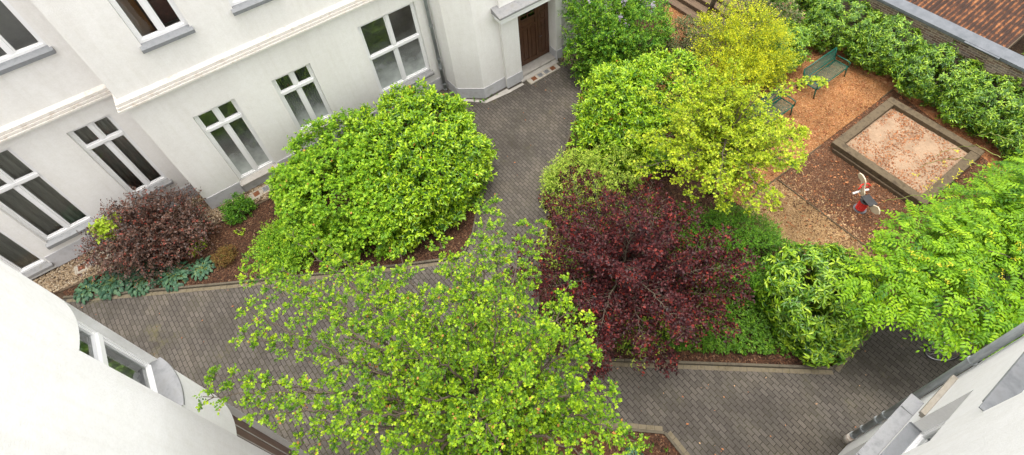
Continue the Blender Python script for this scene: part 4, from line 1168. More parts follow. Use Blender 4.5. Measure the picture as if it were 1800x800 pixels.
mb = MB(); mb.tube([BK(.20, .92), BK(.22, 1.02), BK(.24, 1.04, .12), BK(.36, 1.04, .28)], .012, 8); mb.tube([BK(.22, 1.02), BK(.24, 1.04, -.12), BK(.36, 1.04, -.28)], .012, 8); mb.build('handlebar', M['chrome'], bk, smooth=True)
mb = MB(); mb.tube([BK(.68, .98), BK(.80, .99), BK(.95, 1.0)], [.03, .06, .10], 10); mb.build('saddle', M['black'], bk, smooth=True)
pts = [BK(.0 + .37 * math.cos(R(a)), .34 + .37 * math.sin(R(a))) for a in range(40, 150, 12)]
mb = MB(); mb.tube(pts, .022, 6); mb.build('mudguard', M['chrome'], bk, smooth=True)

# ================================================================== VEGETATION
# --- big clipped shrubs left of the path
bush('lobed_leaf_shrub', 'large lime green clipped shrub with round lobed leaves under the white windows', 'shrub', (.6, 11.0, 0),
     [(.75, 11.1, 1.05, 1.85, 1.75, 1.30, 2.8), (-.05, 11.2, .8, 1.1, 1.4, 1.0, 2.4), (1.2, 10.2, .8, 1.5, 1.4, 1.2, 2.5)], .085, L['vine'], 'lobed', 560, 15, .26, .14, 6, 1,
     stem_r=.03, thick=.28, amp=.08, upw=.6, wid=(.8, 1.05), tone=(.2, .85), up=.8, tilt0=80, tilt1=50)
bush('cherry_laurel', 'large clipped laurel with glossy narrow leaves beside the paved path', 'shrub', (3.0, 10.6, 0),
     [(2.85, 10.6, 1.10, 1.65, 1.85, 1.32, 3.0), (3.3, 10.4, .9, 1.25, 1.5, 1.15, 2.6), (2.2, 9.5, .8, 1.3, 1.0, 1.05, 2.5)], .135, L['laurel'], 'lance', 520, 11, .26, .17, 7, 2,
     stem_r=.03, thick=.28, amp=.08, upw=.7, wid=(.34, .44), tone=(.35, .95), tip=.5, up=.65, tilt0=75, tilt1=30)
# --- smoke bush and small bed plants
bush('smoke_bush', 'open purple brown smoke bush in front of the recessed windows', 'shrub', (-4.75, 13.1, 0),
     [(-4.55, 13.2, 1.15, 1.15, .85, .95), (-5.1, 13.2, 1.0, .8, .7, .8), (-3.8, 12.9, .85, .8, .8, .7), (-4.5, 13.0, .6, 1.0, .9, .5)], .065, L['cotinus'], 'oval', 300, 8, .34, .28, 8, 3,
     stem_r=.02, nstem=30, thick=.7, amp=.32, upw=.5, spread=.9, wid=(.6, .8), tone=(.1, .85), shoot_tone=.2, tip=.15)
b = bush('fresh_shoots', 'tuft of bright yellow green shoots growing through the smoke bush', 'plant', (-5.3, 13.2, 0),
     [(-5.15, 13.25, 1.75, .28, .2, .16)], .10, L['fresh'], 'oval', 22, 5, .10, .10, 5, 4, nstem=6, stem_r=.012, thick=.8, wid=(.6, .8))

def hosta(label, x, y, r, nl, seed):
    t = thing('hosta', label, 'hosta', (x, y, 0), 'blue green hostas along the kerb')
    k = nl
    i = np.arange(k); az = RNG.random(k) * 6.283; rr = np.sqrt((i + .5) / k)
    el = np.radians(75 - 62 * rr + RNG.normal(size=k) * 8)
    st = r * (.05 + .62 * rr)
    D0 = np.stack([np.cos(az) * np.cos(el), np.sin(az) * np.cos(el), np.sin(el)], 1)
    P = np.array([x, y, .03]) + D0 * st[:, None] * np.array([1, 1, .8])
    el2 = el - R(38)
    D = np.stack([np.cos(az) * np.cos(el2), np.sin(az) * np.cos(el2), np.sin(el2)], 1)
    U = np.array([0, 0, 1.0]) + RNG.normal(size=(k, 3)) * .15 - D * 0
    leaf_mesh('foliage', L['hosta'], t, P, D, U, (.09 + .06 * r) * (.75 + .45 * RNG.random(k)), .66 + .12 * RNG.random(k), RNG.random(k), 'hosta')
    mb = MB()
    for p in P[::2]:
        mb.tube([(x, y, 0), tuple((Vector(p) + Vector((x, y, .05))) / 2 + Vector((0, 0, .02))), tuple(p)], .006, 4)
    mb.build('stem', M['green_stem'], t)
hosta('small pale hosta at the far left end of the kerb', -6.62, 13.12, .54, 140, 1)
hosta('wide blue green hosta next to the leftmost one at the kerb', -5.98, 12.92, .70, 240, 2)
hosta('large hosta directly in front of the smoke bush', -5.25, 12.48, .66, 230, 3)
hosta('blue green hosta between the slab gratings and smoke bush trunk', -5.45, 13.02, .58, 160, 4)
hosta('medium hosta on the kerb right of the smoke bush front', -4.50, 12.02, .62, 190, 5)
hosta('small separate hosta near the rusty fern at the kerb', -3.78, 11.78, .48, 120, 6)
hosta('grey green hosta under the hawthorn by the near kerb corner', 2.75, 1.15, .34, 80, 7)

def small_plant(name, label, cat, x, y, h, r, mat, leaf, tmpl, nc, per, k, group=None, **kw):
    return bush(name, label, cat, (x, y, 0), [(x, y, h * .55, r, r, h * .5)], leaf, mat, tmpl, nc, per, r * .3, r * .3, k, int(x * 7) % 13, group, nstem=8, stem_r=.008, thick=.6, zmin=.03, **kw)
small_plant('box_shrub', 'small round green shrub at the gravel edge below the narrow window', 'shrub', -2.30, 12.95, .55, .36, L['box'], .055, 'oval', 90, 8, 6)
small_plant('rusty_fern', 'small rusty brown feathery plant between hosta and mulch', 'plant', -3.12, 11.65, .35, .26, L['fern'], .05, 'small', 60, 9, 7, wid=(.25, .35))
small_plant('leafy_perennial', 'small bright green perennial on the mulch behind the hostas', 'plant', -3.75, 12.55, .22, .20, L['fresh'], .09, 'lance', 14, 5, 5, wid=(.3, .4))
small_plant('leafy_perennial', 'tiny pale green seedling alone on the dark mulch', 'plant', -2.55, 12.3, .12, .10, L['fresh'], .06, 'lance', 6, 4, 4, wid=(.4, .5))
small_plant('low_euphorbia', 'low yellow green shrub at the kerb under hawthorn sprays', 'shrub', -1.55, 10.75, .65, .68, L['vine'], .055, 'oval', 240, 9, 6)

# --- lilac by the door
bush('lilac_shrub', 'tall dark green lilac with a few pale flowers right of the brown door', 'shrub', (10.6, 11.0, 0),
     [(10.4, 10.9, 1.7, 1.15, 1.0, 1.5), (11.3, 10.3, 1.6, 1.1, .9, 1.3), (10.0, 10.9, 1.0, .9, .8, .9), (10.8, 11.3, 2.4, 1.2, .8, .9)], .085, L['lilac'], 'oval', 520, 9, .28, .2, 7, 5,
     stem_r=.035, nstem=26, thick=.45, amp=.2, upw=.5, spread=.9, wid=(.45, .6), tone=(.1, .95), shoot_tone=.22)
fl = [(10.45, 10.3, 2.6), (10.6, 10.15, 2.35), (9.9, 11.1, 3.1), (10.7, 10.4, 3.0), (11.5, 9.9, 2.75), (11.6, 10.0, 2.4), (10.2, 10.3, 2.1), (10.0, 10.5, 1.9)]
fl_b = [(x, y, z, .08, .08, .14) for x, y, z in fl]
lil = [o for o in C.objects if o.name == 'lilac_shrub'][0]
S, d, c = clumped(fl_b, 90, 5, .03, 9, .8)
A = shoots(S, d, .02, 5, .022, wid=(.8, 1)); leaf_mesh('blossom', L['flower'], lil, *A, tmpl='small')
# --- laurel beyond the path
bush('cherry_laurel', 'spreading bright laurel at the path edge under the lilac', 'shrub', (9.2, 8.0, 0),
     [(8.9, 8.2, 1.15, 1.35, 1.35, 1.05), (9.9, 7.6, 1.25, 1.3, 1.3, 1.05), (8.3, 7.9, .75, 1.1, 1.1, .75), (9.3, 6.9, .9, 1.3, 1.0, .85)], .125, L['laurel'], 'lance', 520, 10, .28, .18, 7, 6,
     stem_r=.03, thick=.35, amp=.16, upw=.6, wid=(.34, .44), tone=(.45, .96), tip=.5, up=.65, tilt0=75, tilt1=30)
bush('euonymus_shrub', 'low variegated pale green shrub at the edge of the purple tree', 'shrub', (6.6, 7.1, 0),
     [(6.3, 7.25, .60, .95, .85, .55), (7.1, 6.9, .65, .85, .75, .6), (5.75, 7.35, .4, .5, .5, .4)], .06, L['euonymus'], 'oval', 330, 9, .2, .13, 6, 7, thick=.35, amp=.15, wid=(.4, .55))
# --- golden privet and companions
bush('golden_privet', 'tall golden yellow privet behind the lime green tree', 'shrub', (12.6, 7.0, 0),
     [(12.3, 7.3, 1.9, .8, .8, 1.1), (12.9, 6.7, 1.7, .9, .7, .9), (13.5, 6.55, 1.7, .45, .4, .9), (12.5, 8.2, 2.7, .35, .35, .9), (11.6, 6.6, 1.8, .8, .7, 1.0), (12.9, 7.3, 2.6, .4, .4, .7), (11.0, 6.6, 1.7, .6, .6, .8)], .055, L['privet'], 'small', 330, 14, .34, .28, 8, 8,
     stem_r=.025, nstem=22, thick=.6, amp=.35, freq=3, upw=1.1, spread=.6, opposite=True, wid=(.5, .65), tone=(.0, .68), tip=.4, shoot_tone=.2)
bush('pieris_shrub', 'dull green shrub with reddish young leaves below the timber steps', 'shrub', (13.3, 9.4, 0),
     [(13.0, 9.5, .7, .8, .7, .6), (13.9, 9.2, .6, .7, .6, .55)], .075, L['pieris'], 'lance', 240, 8, .2, .13, 6, 9, thick=.5, amp=.2, wid=(.35, .45))
bush('pieris_shrub', 'pink tinted shrub beside the bare trunk at the top', 'shrub', (15.2, 8.8, 0),
     [(15.2, 8.9, 1.0, .8, .7, .8), (15.9, 8.3, 1.0, .8, .7, .8), (14.7, 8.1, .7, .6, .6, .6)], .075, L['pieris'], 'lance', 260, 8, .22, .13, 6, 10, thick=.5, amp=.2, wid=(.35, .45))
tk = thing('bare_trunk', 'slim bare grey trunk rising behind the golden privet', 'tree', (15.0, 10.3, 0))
mb = MB(); mb.tube([(15.0, 10.3, 0), (14.95, 10.1, 1.2), (15.05, 9.95, 2.4), (15.0, 9.9, 4.2)], [.10, .085, .075, .06], 9); mb.build('trunk', M['bark'], tk, smooth=True)
S, d, c = clumped([(15.0, 9.9, 5.6, 1.2, 1.2, .8)], 60, 8, .3, 10, .5)
leaf_mesh('crown', L['lime'], tk, *shoots(S, d, .2, 6, .06, wid=(.6, .8)), tmpl='oval')
bush('evergreen_shrub', 'mid green glossy shrub behind the open bench', 'shrub', (14.6, 7.0, 0),
     [(14.6, 7.05, .85, .75, .6, .75), (15.4, 7.2, .7, .7, .6, .6)], .12, L['rhodo_bright'], 'lance', 150, 9, .24, .12, 8, 11, thick=.4, amp=.15, wid=(.24, .3), tilt0=80, tilt1=55)

# --- rhododendron hedge along the brick wall: separate bushes
for i, (x, y, z, rx, ry, lab) in enumerate([
    (17.55, 6.7, .95, .80, 1.05, 'rhododendron hedge bush in the corner behind the open bench'),
    (17.35, 8.6, 1.0, .95, 1.2, 'far rhododendron hedge bush at the top end of the wall'),
    (17.65, 4.9, .95, .72, 1.0, 'rhododendron hedge bush beside the bark edging above the sandpit corner'),
    (17.60, 3.3, .90, .75, 1.0, 'rhododendron hedge bush below the coping bracket of the wall'),
    (17.55, 1.7, .88, .80, 1.0, 'rhododendron hedge bush along the long side of the sandpit'),
    (17.50, .1, .85, .85, 1.0, 'rhododendron hedge bush nearest the wisteria')]):
    bush('rhododendron', lab, 'shrub', (x, y, 0), [(x, y, z, rx, ry, z * .64, 2.5), (x - .15, y + .3, z * .75, rx * .9, ry * .8, z * .62)], .115, L['rhodo'], 'lance', 230, 6, .24, .08, 9, 20 + i,
         'rhododendrons along the brick wall', thick=.3, amp=.22, freq=3, upw=.5, spread=.6, wid=(.26, .34), tilt0=88, tilt1=60, up=.5, tone=(.2, .9), tip=.3, shoot_tone=.18)
bush('yew_bush', 'dark shrubs behind the shed roof corner beyond the wall', 'shrub', (20.5, .6, 0), [(20.6, .5, 1.1, 1.4, 1.5, 1.1), (22.5, .8, 1.3, 1.5, 1.4, 1.2)], .10, L['rhodo'], 'lance', 220, 8, .3, .1, 8, 30, thick=.4, wid=(.28, .36))

# --- rhododendron by the lower kerb
bush('rhododendron', 'big domed rhododendron at the kerb corner with star shaped leaf rosettes', 'shrub', (8.35, 1.15, 0),
     [(8.45, 1.10, .95, 1.15, 1.05, .92), (7.95, .75, .55, .75, .75, .55), (9.2, .85, .8, .65, .75, .7)], .155, L['rhodo_star'], 'lance', 400, 5, .24, .05, 9, 40,
     thick=.35, amp=.16, freq=3, upw=.5, spread=.6, wid=(.25, .31), tilt0=96, tilt1=70, up=.35, jit=.15, tone=(.3, .8), tip=.35, shoot_tone=.16)
bush('box_shrub', 'low fine leaved green shrub between purple tree and playground', 'shrub', (8.6, 3.2, 0),
     [(8.55, 3.3, .5, .75, .9, .5), (8.3, 2.5, .55, .7, .8, .5), (7.9, 3.9, .5, .7, .8, .5), (7.7, 3.0, .5, .6, .8, .5)], .042, L['box'], 'small', 420, 12, .2, .14, 8, 41, thick=.35, amp=.15, wid=(.55, .7), tone=(.3, .95))

bush('understorey_shrub', 'yellow green shrub growing up through the purple plum tree', 'shrub', (4.9, 4.2, 0),
     [(5.4, 4.9, .8, .8, .7, .6), (4.2, 4.5, .7, .8, .8, .6), (5.5, 3.1, .8, .9, .7, .6), (6.3, 5.0, .8, .7, .7, .6), (4.5, 5.6, .9, .7, .6, .7), (4.7, 3.0, 1.0, .5, .5, .7)], .06, L['euonymus'], 'oval', 260, 9, .3, .22, 7, 60, thick=.6, amp=.3, wid=(.45, .6))
# --- ground cover under the purple tree
def cover(name, label, poly, n, mat, leaf, tmpl, zr=(.06, .3), k=7, bbox=None, wid=(.5, .7)):
    xs = [p[0] for p in poly]; ys = [p[1] for p in poly]; f = in_poly(poly)
    P = []
    while len(P) < n:
        x = random.uniform(min(xs), max(xs)); y = random.uniform(min(ys), max(ys))
        if f(x, y) and noise.noise(Vector((x * .9, y * .9, 1.3))) > -.75: P.append((x, y, random.uniform(*zr) * (.6 + .5 * noise.noise(Vector((x, y, 5))))))
    S = np.array(P); d = norm(np.array([0, 0, 1.0]) + RNG.normal(size=(n, 3)) * .45)
    o = leaf_mesh(name, mat, None, *shoots(S, d, .08, k, leaf, wid=wid, tilt0=88, tilt1=60), tmpl=tmpl)
    return tag(o, label, kind='stuff')
cover('ground_cover', 'light green leafy ground cover spreading under the purple tree', [(3.3, 3.75), (7.7, .15), (8.2, .2), (8.6, 1.2), (8.2, 3.6), (7.6, 5.4), (6.5, 6.6), (5.2, 6.4), (3.9, 5.4), (3.0, 4.4)], 9000, L['cover'], .055, 'oval', (.06, .45))
cover('bed_weeds', 'sparse low weeds on the soil by the near kerb', [(3.5, 1.0), (1.0, 3.2), (.2, 2.9), (.5, 0), (3.5, 0)], 160, L['cover'], .05, 'oval', (.04, .12))
n = 420
P = np.stack([RNG.uniform(-7, 13, n), RNG.uniform(-3, 13, n), np.full(n, .012)], 1)
fw1, fe1, fs1 = in_poly(west), in_poly(east), in_poly(south)
P = P[[bool(fw1(x, y) or fe1(x, y) or fs1(x, y)) for x, y, _ in P]]; n = len(P)
D = RNG.normal(size=(n, 3)) * [1, 1, .1]; U = np.array([0, 0, 1.0]) + RNG.normal(size=(n, 3)) * .25
tag(leaf_mesh('path_leaves', L['litter'], None, P, D, U, .05 * (.5 + .9 * RNG.random(n)), np.full(n, .6), RNG.random(n), 'oval'), 'few dry leaves lying on the grey paving', kind='stuff')
cover('path_weeds', 'thin weeds growing at the wall foot and kerb joints', [(5.7, 12.66), (6.2, 12.26), (7.0, 12.26), (7.0, 12.2), (6.1, 12.17), (5.6, 12.6)], 10, L['cover'], .05, 'lance', (.01, .03))

# --- branching trees
def bez(a, b, c, n):
    a, b, c = Vector(a), Vector(b), Vector(c)
    return [a.lerp(b, i / n).lerp(b.lerp(c, i / n), i / n) for i in range(n + 1)]

def tree(name, label, cat, base, trunk_pts, trunk_r, limbs, mat, tmpl, leaf, seed, side_len=.75, gap=.14, sub_gap=.10, shoot_len=.10, k=5, droop=.12, rise=.25, group=None, flat=.45, **kw):
    """limbs: list of (start fraction along trunk, end point, lift). Side twigs leave each limb on both sides, shoots sit on twigs."""
    rs = random.Random(seed)
    t = thing(name, label, cat, base, group)
    tb = MB(); bb = MB()
    tp = [Vector(p) for p in trunk_pts]
    tb.tube(tp, [trunk_r * (1 - .55 * i / (len(tp) - 1)) for i in range(len(tp))], 10)
    def along(f):
        x = f * (len(tp) - 1); i = min(int(x), len(tp) - 2); return tp[i].lerp(tp[i + 1], x - i)
    S, Dd = [], []
    for (f, end, lift, dens, sl) in limbs:
        a = along(f); e = Vector(end)
        mid = a.lerp(e, .5) + Vector((rs.uniform(-.2, .2), rs.uniform(-.2, .2), lift))
        n = max(8, int((e - a).length / .12)); pts = bez(a, mid, e, n)
        # wobble
        for i in range(1, n):
            pts[i] += Vector((rs.uniform(-.03, .03), rs.uniform(-.03, .03), rs.uniform(-.03, .03)))
        L_ = (e - a).length
        r0 = trunk_r * .26 * min(1.0, L_ / 2.2 + .3)
        bb.tube(pts, [max(.005, r0 * (1 - .93 * i / n)) for i in range(n + 1)], 6)
        step = max(1, int(gap / (L_ / n) + .5)); side = 1
        for i in range(int(n * .18), n + 1, step):
            fr = i / n
            tdir = (pts[min(i + 1, n)] - pts[max(i - 1, 0)]).normalized()
            for rep in range(dens):
                side = -side
                sv = tdir.cross(Vector((0, 0, 1)));
                if sv.length < .1: sv = Vector((rs.uniform(-1, 1), rs.uniform(-1, 1), 0))
                sv.normalize()
                dirv = (tdir * rs.uniform(.35, .9) + sv * side * rs.uniform(.6, 1.0) + Vector((0, 0, rs.uniform(-flat, flat) + rise * .5))).normalized()
                ln = sl * side_len * rs.uniform(.45, 1.1) * (1.15 - .75 * fr)
                e2 = pts[i] + dirv * ln + Vector((0, 0, -droop * ln))
                m2 = pts[i] + dirv * ln * .55 + Vector((rs.uniform(-.05, .05), rs.uniform(-.05, .05), .06))
                k2 = max(3, int(ln / sub_gap)); q = bez(pts[i], m2, e2, k2)
                bb.tube(q, [max(.0025, .008 * (1 - .8 * j / k2)) for j in range(k2 + 1)], 4, cap=False)
                for j in range(1, k2 + 1):
                    td = (q[j] - q[j - 1]).normalized()
                    for s2 in (-1, 1):
                        o2 = td.cross(Vector((0, 0, 1))) * s2 * rs.uniform(.4, 1.0)
                        S.append(q[j]); Dd.append((td * rs.uniform(.3, .9) + o2 + Vector((0, 0, rs.uniform(-.1, .7)))).normalized())
        S.append(pts[-1]); Dd.append((pts[-1] - pts[-2]).normalized())
    S = np.array([tuple(p) for p in S]); Dd = np.array([tuple(p) for p in Dd])
    sl_ = shoot_len * (.6 + .8 * RNG.random(len(S)))
    leaf_mesh('crown', mat, t, *shoots(S, Dd, sl_, k, leaf, **kw), tmpl=tmpl)
    tb.build('trunk', M['bark'], t, smooth=True); bb.build('branches', M['bark'], t, smooth=True)
    return t, len(S)

rs = random.Random(5)
# purple plum
plimbs = []
for i in range(34):
    a = i * 2.399 + rs.uniform(-.3, .3); rr_ = math.sqrt((i + .5) / 34) * 2.55 * rs.uniform(.85, 1.12)
    x = 4.85 + rr_ * math.cos(a) * 1.0; y = 4.0 + rr_ * math.sin(a) * 1.0
    z = 3.7 - .38 * rr_ ** 1.25 + rs.uniform(-.4, .3)
    plimbs.append((rs.uniform(.3, .95), (x, y, max(1.3, z)), .35, 2, .95))
for i in range(9):
    a = i / 9 * 6.283 + .3; plimbs.append((.35, (4.75 + 2.3 * math.cos(a), 4.0 + 2.2 * math.sin(a), rs.uniform(1.2, 1.9)), .3, 2, .8))
plimbs += [(.4, q, .35, 2, .8) for q in ((6.5, 1.9, 2.0), (5.9, 1.65, 1.6), (6.7, 2.5, 2.6), (6.2, 2.2, 1.5), (6.9, 2.2, 1.7), (5.2, 2.0, 1.5))]
tree('purple_plum_tree', 'broad dark purple leaved plum tree over the middle bed', 'tree', (4.9, 3.9, 0), [(4.9, 3.9, 0), (4.88, 3.92, .7), (4.8, 3.95, 1.5), (4.75, 3.95, 2.3)], .09, plimbs,
     L['purple'], 'oval', .070, 5, side_len=.62, gap=.17, sub_gap=.10, shoot_len=.11, k=4, wid=(.55, .72), tone=(.15, .85), shoot_tone=.2, tip=.15, up=.6)

# lime green hawthorn at the playground
llimbs = []
for i in range(34):
    a = i * 2.399 + rs.uniform(-.3, .3); rr_ = math.sqrt((i + .5) / 34) * 2.6 * rs.uniform(.85, 1.1)
    if math.cos(a) > 0 and math.sin(a) > 0: rr_ *= .55
    llimbs.append((rs.uniform(.35, .98), (9.05 + rr_ * math.cos(a) * (.52 if math.cos(a) > 0 else 1), 4.7 + rr_ * math.sin(a) * .75, 4.4 - .42 * rr_ ** 1.2 + rs.uniform(-.4, .3)), .4, 2, 1.0))
for e in [(10.6, 3.75, 2.8),  (9.9, 3.4, 2.5), (9.0, 3.1, 2.1), (10.5, 3.75, 2.8), (8.0, 5.6, 3.9), (7.3, 5.5, 3.2), (7.1, 4.7, 2.7), (10.0, 3.7, 2.0), (9.5, 3.2, 2.9), (8.5, 3.3, 1.7), (7.9, 3.7, 2.0), (9.3, 3.0, 1.5), (7.4, 4.3, 2.2), (11.2, 4.0, 2.2), (8.4, 6.2, 4.4), (9.0, 5.9, 4.6), (9.6, 5.5, 4.5), (8.0, 6.7, 3.6), (7.2, 6.3, 2.8), (8.9, 6.6, 4.0)]:
    llimbs.append((.6, e, .35, 2, .62))
llimbs.append((.95, (12.35, 4.4, 3.0), 1.0, 2, .38))
tree('lime_hawthorn_tree', 'lime green hawthorn with spreading branches between purple tree and benches', 'tree', (9.3, 4.9, 0), [(9.3, 4.9, 0), (9.2, 4.9, .9), (9.05, 4.8, 1.9), (8.95, 4.8, 3.2)], .11, llimbs,
     L['lime'], 'lobed', .060, 6, side_len=.62, gap=.19, sub_gap=.115, shoot_len=.09, k=5, wid=(.8, 1), tone=(.3, .8), shoot_tone=.18, up=.85, flat=.25)

# foreground hawthorn
hl = []
def hw(x, y, z, lift=.35, dens=2, s=1.0, f=.8): hl.append((f, (x, y, z), lift, dens, s))
for i in range(34):
    a = i * 2.399 + rs.uniform(-.3, .3); rr_ = math.sqrt((i + .5) / 34) * 1.7 * rs.uniform(.85, 1.1)
    hw(.35 + rr_ * math.cos(a) * 1.15, 2.55 + rr_ * math.sin(a), 7.5 - .55 * rr_ ** 1.3 + rs.uniform(-.5, .4), .4, 2, 1.0, rs.uniform(.5, .98))
for e in [(-2.35, 4.10, 7.1), (-1.55, 4.9, 7.0), (-1.48, 5.64, 6.9), (-1.0, 5.4, 6.7), (1.9, 4.35, 6.9), (1.55, 4.0, 6.8), (1.75, 1.25, 6.8), (1.5, 2.2, 7.2), (-.4, 5.0, 6.8), (.5, 4.7, 6.6), (1.1, 4.4, 6.7), (-.9, 4.6, 7.2), (-2.0, 3.6, 7.0), (.0, 4.2, 7.2), (1.9, 1.9, 6.4), (1.55, .85, 6.6), (1.75, .8, 6.0), (1.2, .7, 6.8), (1.85, 1.5, 5.8), (-1.7, 3.2, 6.3)]:
    hw(*e, .5, 2, .6, .75)
for e in [(2.33, 4.83, 6.2), (2.51, 4.30, 5.8), (2.9, 4.3, 5.5), (2.22, 3.60, 5.6), (1.86, 2.81, 5.8), (2.18, 2.22, 6.2), (2.57, 3.14, 5.5), (1.97, 4.16, 6.0), (1.20, 3.65, 6.0), (1.91, 1.84, 6.3), (-1.48, 6.34, 6.3), (-0.82, 6.7, 5.8), (-0.41, 6.12, 6.0), (-0.01, 5.48, 5.5), (-1.76, 4.73, 6.8), (-2.17, 4.31, 7.0), (0.39, 4.74, 6.0), (-0.23, 5.72, 5.8), (1.08, 1.31, 6.4), (1.45, 1.20, 6.4)]:
    hw(*e, .4, 2, .5, rs.uniform(.6, .85))
for i in range(7):
    a = i * 2.399; rr_ = .7 + 1.9 * ((i * .618) % 1)
    hw(.5 + rr_ * math.cos(a), 2.6 + rr_ * math.sin(a), rs.uniform(3.6, 5.2), .3, 2, .9, rs.uniform(.35, .7))
tree('hawthorn_tree', 'large bright green hawthorn with lobed leaves in the near middle', 'tree', (.9, 2.0, 0), [(.9, 2.0, 0), (.85, 2.05, 1.8), (.6, 2.2, 3.6), (.45, 2.4, 5.0), (.4, 2.5, 5.9)], .13, hl,
     L['hawthorn'], 'lobed', .041, 7, side_len=.60, gap=.22, sub_gap=.085, shoot_len=.075, k=7, wid=(.85, 1.05), tone=(.2, .72), shoot_tone=.17, up=.85, flat=.22, odd=.012)

# --- wisteria on a pergola over the path
def wisteria():
    t = thing('wisteria', 'sprawling wisteria with feathered leaves covering the right side by the bicycle', 'climber', (11.5, -1.6, 0))
    blobs = [(11.0, -1.3, 3.0, 2.3, 1.7, .8), (9.4, -.75, 3.0, 1.3, .9, .6), (13.2, -1.05, 2.3, 1.7, 1.4, .8), (11.9, -.1, 2.2, 1.4, .75, .55), (14.7, -1.15, 1.9, 1.5, 1.5, .9), (10.3, -2.6, 3.3, 1.8, 1.2, .7), (9.9, .15, 2.9, 1.3, .8, .5), (8.5, .2, 2.9, .9, .5, .35), (12.6, -1.8, 3.4, 2.0, 1.6, .8), (14.6, -2.2, 2.8, 1.6, 1.5, .8)]
    c, nn = blob_points(blobs, 5200, 50, .35, .12, 2.0, .3)
    n = len(c)
    az = RNG.random(n) * 6.283
    out = norm(nn * [1, 1, .25] + np.stack([np.cos(az), np.sin(az), np.zeros(n)], 1) * .9)
    out[:, 2] = np.abs(out[:, 2]) * .3 + .05
    out = norm(out)
    ln = .34 * (.7 + .6 * RNG.random(n))
    k = 11
    side = norm(np.cross(out, np.array([0, 0, 1.0])))
    P, D, U, Ln, Wd, tn = [], [], [], [], [], []
    st = RNG.normal(size=n) * .2
    for i in range(k):
        tt = (i // 2 + 1) / 6 if i < 10 else 1.0
        pos = c + out * (ln * tt)[:, None]; pos[:, 2] -= ln * .45 * tt ** 2
        s = (1 if i % 2 else -1)
        d = out * .45 + side * s * .9 if i < 10 else out
        d = d + RNG.normal(size=(n, 3)) * .12; d[:, 2] -= .12 + .35 * tt
        P.append(pos); D.append(d); U.append(np.array([0, 0, 1.0]) + nn * .4 + RNG.normal(size=(n, 3)) * .22)
        Ln.append(.10 * (.8 + .35 * RNG.random(n)) * (1 - .25 * abs(tt - .5))); Wd.append(.42 + .1 * RNG.random(n)); tn.append(.45 + st + .35 * (RNG.random(n) - .5))
    P, D, U = (np.concatenate(x) for x in (P, D, U)); Ln, Wd, tn = (np.concatenate(x) for x in (Ln, Wd, tn))
    tn = np.clip(tn, 0, .93)
    # yellow young leaves
    yc = [(10.3, -.9, 3.75), (10.6, -1.0, 3.8), (9.0, .05, 3.4), (11.2, .6, 2.85), (12.1, .9, 2.6), (10.2, -1.4, 3.9), (9.5, -.7, 3.55), (13.0, .7, 2.5)]
    S = np.array(yc); S = np.repeat(S, 6, 0) + RNG.normal(size=(len(yc) * 6, 3)) * [.22, .22, .06]
    yl = list(shoots(S, norm(RNG.normal(size=S.shape) + [0, 0, .4]), .14, 8, .06, wid=(.36, .46))); yl[5] = np.full(len(yl[5]), 1.0)
    P, D, U, Ln, Wd, tn = cat_leaves((P, D, U, Ln, Wd, tn), yl)
    leaf_mesh('foliage', L['wisteria'], t, P, D, U, Ln, Wd, tn, 'oval')
    mb = MB()
    tips = [tuple(c[i]) for i in RNG.choice(n, 26, replace=False)]
    for tp in tips:
        b = Vector((11.6 + random.uniform(-.2, .2), -1.7 + random.uniform(-.2, .2), 0)); e = Vector(tp)
        m_ = Vector((b.x + (e.x - b.x) * .3, b.y + (e.y - b.y) * .3, e.z - .15))
        mb.tube(bez(b, m_, e, 8), [.03 - .0028 * i for i in range(9)], 6)
    mb.build('stem', M['bark'], t, smooth=True)
    # whips that reach out over sand and path
    for pts in ([(12.6, .6, 2.2), (12.6, 1.0, 1.5), (12.35, 1.5, .9), (12.2, 1.75, .55)], [(13.6, .6, 2.2), (13.8, 1.1, 1.9), (13.9, 1.5, 1.3), (13.75, 1.75, .8)], [(14.3, .5, 2.1), (14.6, 1.1, 1.8), (14.7, 1.5, 1.2), (14.5, 1.7, .75)],
                [(9.0, -.1, 3.2), (8.7, -.3, 2.7), (8.75, -.35, 2.2), (8.55, -.5, 1.9)], [(9.6, -1.0, 2.9), (9.2, -.9, 2.0), (8.9, -.75, 1.6), (8.8, -.6, 1.75)], [(9.9, -1.1, 2.9), (9.75, -1.2, 2.2), (9.7, -1.3, 1.6), (9.62, -1.25, 1.3)],
                [(15.2, .6, 2.0), (15.4, 1.1, 1.7), (15.5, 1.4, 1.2)]):
        V3 = [Vector(p) for p in pts]; q = []
        for i in range(len(V3) - 1):
            for s in range(6):
                q.append(V3[i].lerp(V3[i + 1], s / 6) + Vector((.02 * math.sin(s * 2 + i), .02 * math.cos(s * 1.7 + i), 0)))
        mb = MB(); mb.tube(q, [.011 - .006 * i / len(q) for i in range(len(q))], 5)
        mb.build('tendril', M['green_stem'], t, smooth=True)
    return t
wisteria()
pg = thing('pergola', 'timber pergola hidden under the wisteria beside the bicycle', 'pergola', (11.5, -1.2, 0))
for (x, y, h) in ((10.6, -2.3, 2.6), (12.6, .0, 2.0), (14.3, -.2, 1.6), (12.2, -2.4, 2.6)):
    mb = MB(); mb.box(x - .05, y - .05, 0, x + .05, y + .05, h); mb.build('post', M['timber_dark'], pg)
mb = MB(); mb.box(10.4, -2.36, 2.602, 12.4, -2.26, 2.72); mb.build('beam', M['timber_dark'], pg)

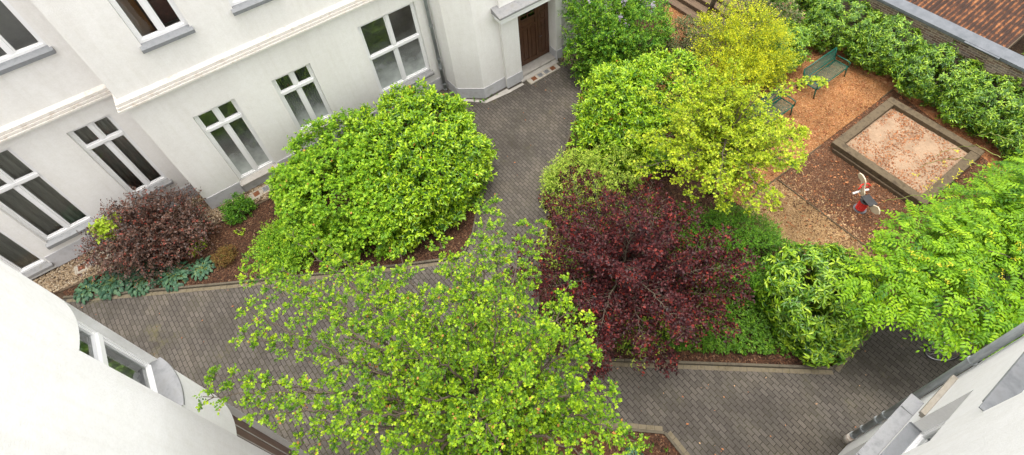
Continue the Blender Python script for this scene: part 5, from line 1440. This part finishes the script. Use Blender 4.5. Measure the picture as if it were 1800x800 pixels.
# ================================================================== CAMERA, LIGHT
a = np.array([0.81570156,-0.57378627,-0.07348666,-0.47328100,-0.58891897,-0.65511796,0.33262000,0.56916058,-0.75194426])
cd = bpy.data.cameras.new('camera'); cam = bpy.data.objects.new('camera', cd); C.objects.link(cam)
Rm = a.reshape(3, 3)
m4 = Matrix(((Rm[0][0], -Rm[1][0], -Rm[2][0], 0), (Rm[0][1], -Rm[1][1], -Rm[2][1], 0), (Rm[0][2], -Rm[1][2], -Rm[2][2], 14.1), (0, 0, 0, 1)))
cam.matrix_world = m4
cd.sensor_fit = 'HORIZONTAL'; cd.sensor_width = 36; cd.lens = 36 * 987.1422 / 1800
cd.shift_y = -0.099058
cd.clip_start = .05; cd.clip_end = 500
bpy.context.scene.camera = cam

sun_dir = Vector((.02, -.02, .98)).normalized()      # towards the sun
w = bpy.data.worlds.new('World'); bpy.context.scene.world = w; w.use_nodes = True
nt = w.node_tree; bg = nt.nodes['Background']
sky = nt.nodes.new('ShaderNodeTexSky'); sky.sky_type = 'NISHITA'; sky.sun_disc = False
sky.sun_elevation = math.asin(sun_dir.z); sky.sun_rotation = math.atan2(sun_dir.x, sun_dir.y)
sky.air_density = 1.0; sky.dust_density = 3.0; sky.ozone_density = 1.0
hs = nt.nodes.new('ShaderNodeHueSaturation'); hs.inputs['Saturation'].default_value = .22
nt.links.new(sky.outputs[0], hs.inputs['Color']); wt = nt.nodes.new('ShaderNodeMix'); wt.data_type = 'RGBA'; wt.blend_type = 'MULTIPLY'; wt.inputs[0].default_value = 1; wt.inputs[7].default_value = (1.035, 1.0, .955, 1)
nt.links.new(hs.outputs[0], wt.inputs[6]); nt.links.new(wt.outputs[2], bg.inputs['Color'])
bg.inputs['Strength'].default_value = .15
sd = bpy.data.lights.new('sun', 'SUN'); sd.energy = .6; sd.angle = R(35); sd.color = (1, .96, .90)
so = bpy.data.objects.new('sun', sd); C.objects.link(so)
so.rotation_euler = sun_dir.to_track_quat('Z', 'Y').to_euler()
sc = bpy.context.scene
sc.view_settings.view_transform = 'Standard'; sc.view_settings.look = 'None'
sc.view_settings.exposure = 1.80; sc.view_settings.gamma = 1
sc.cycles.max_bounces = 8; sc.cycles.diffuse_bounces = 4; sc.cycles.transparent_max_bounces = 12
sc.cycles.use_denoising = True
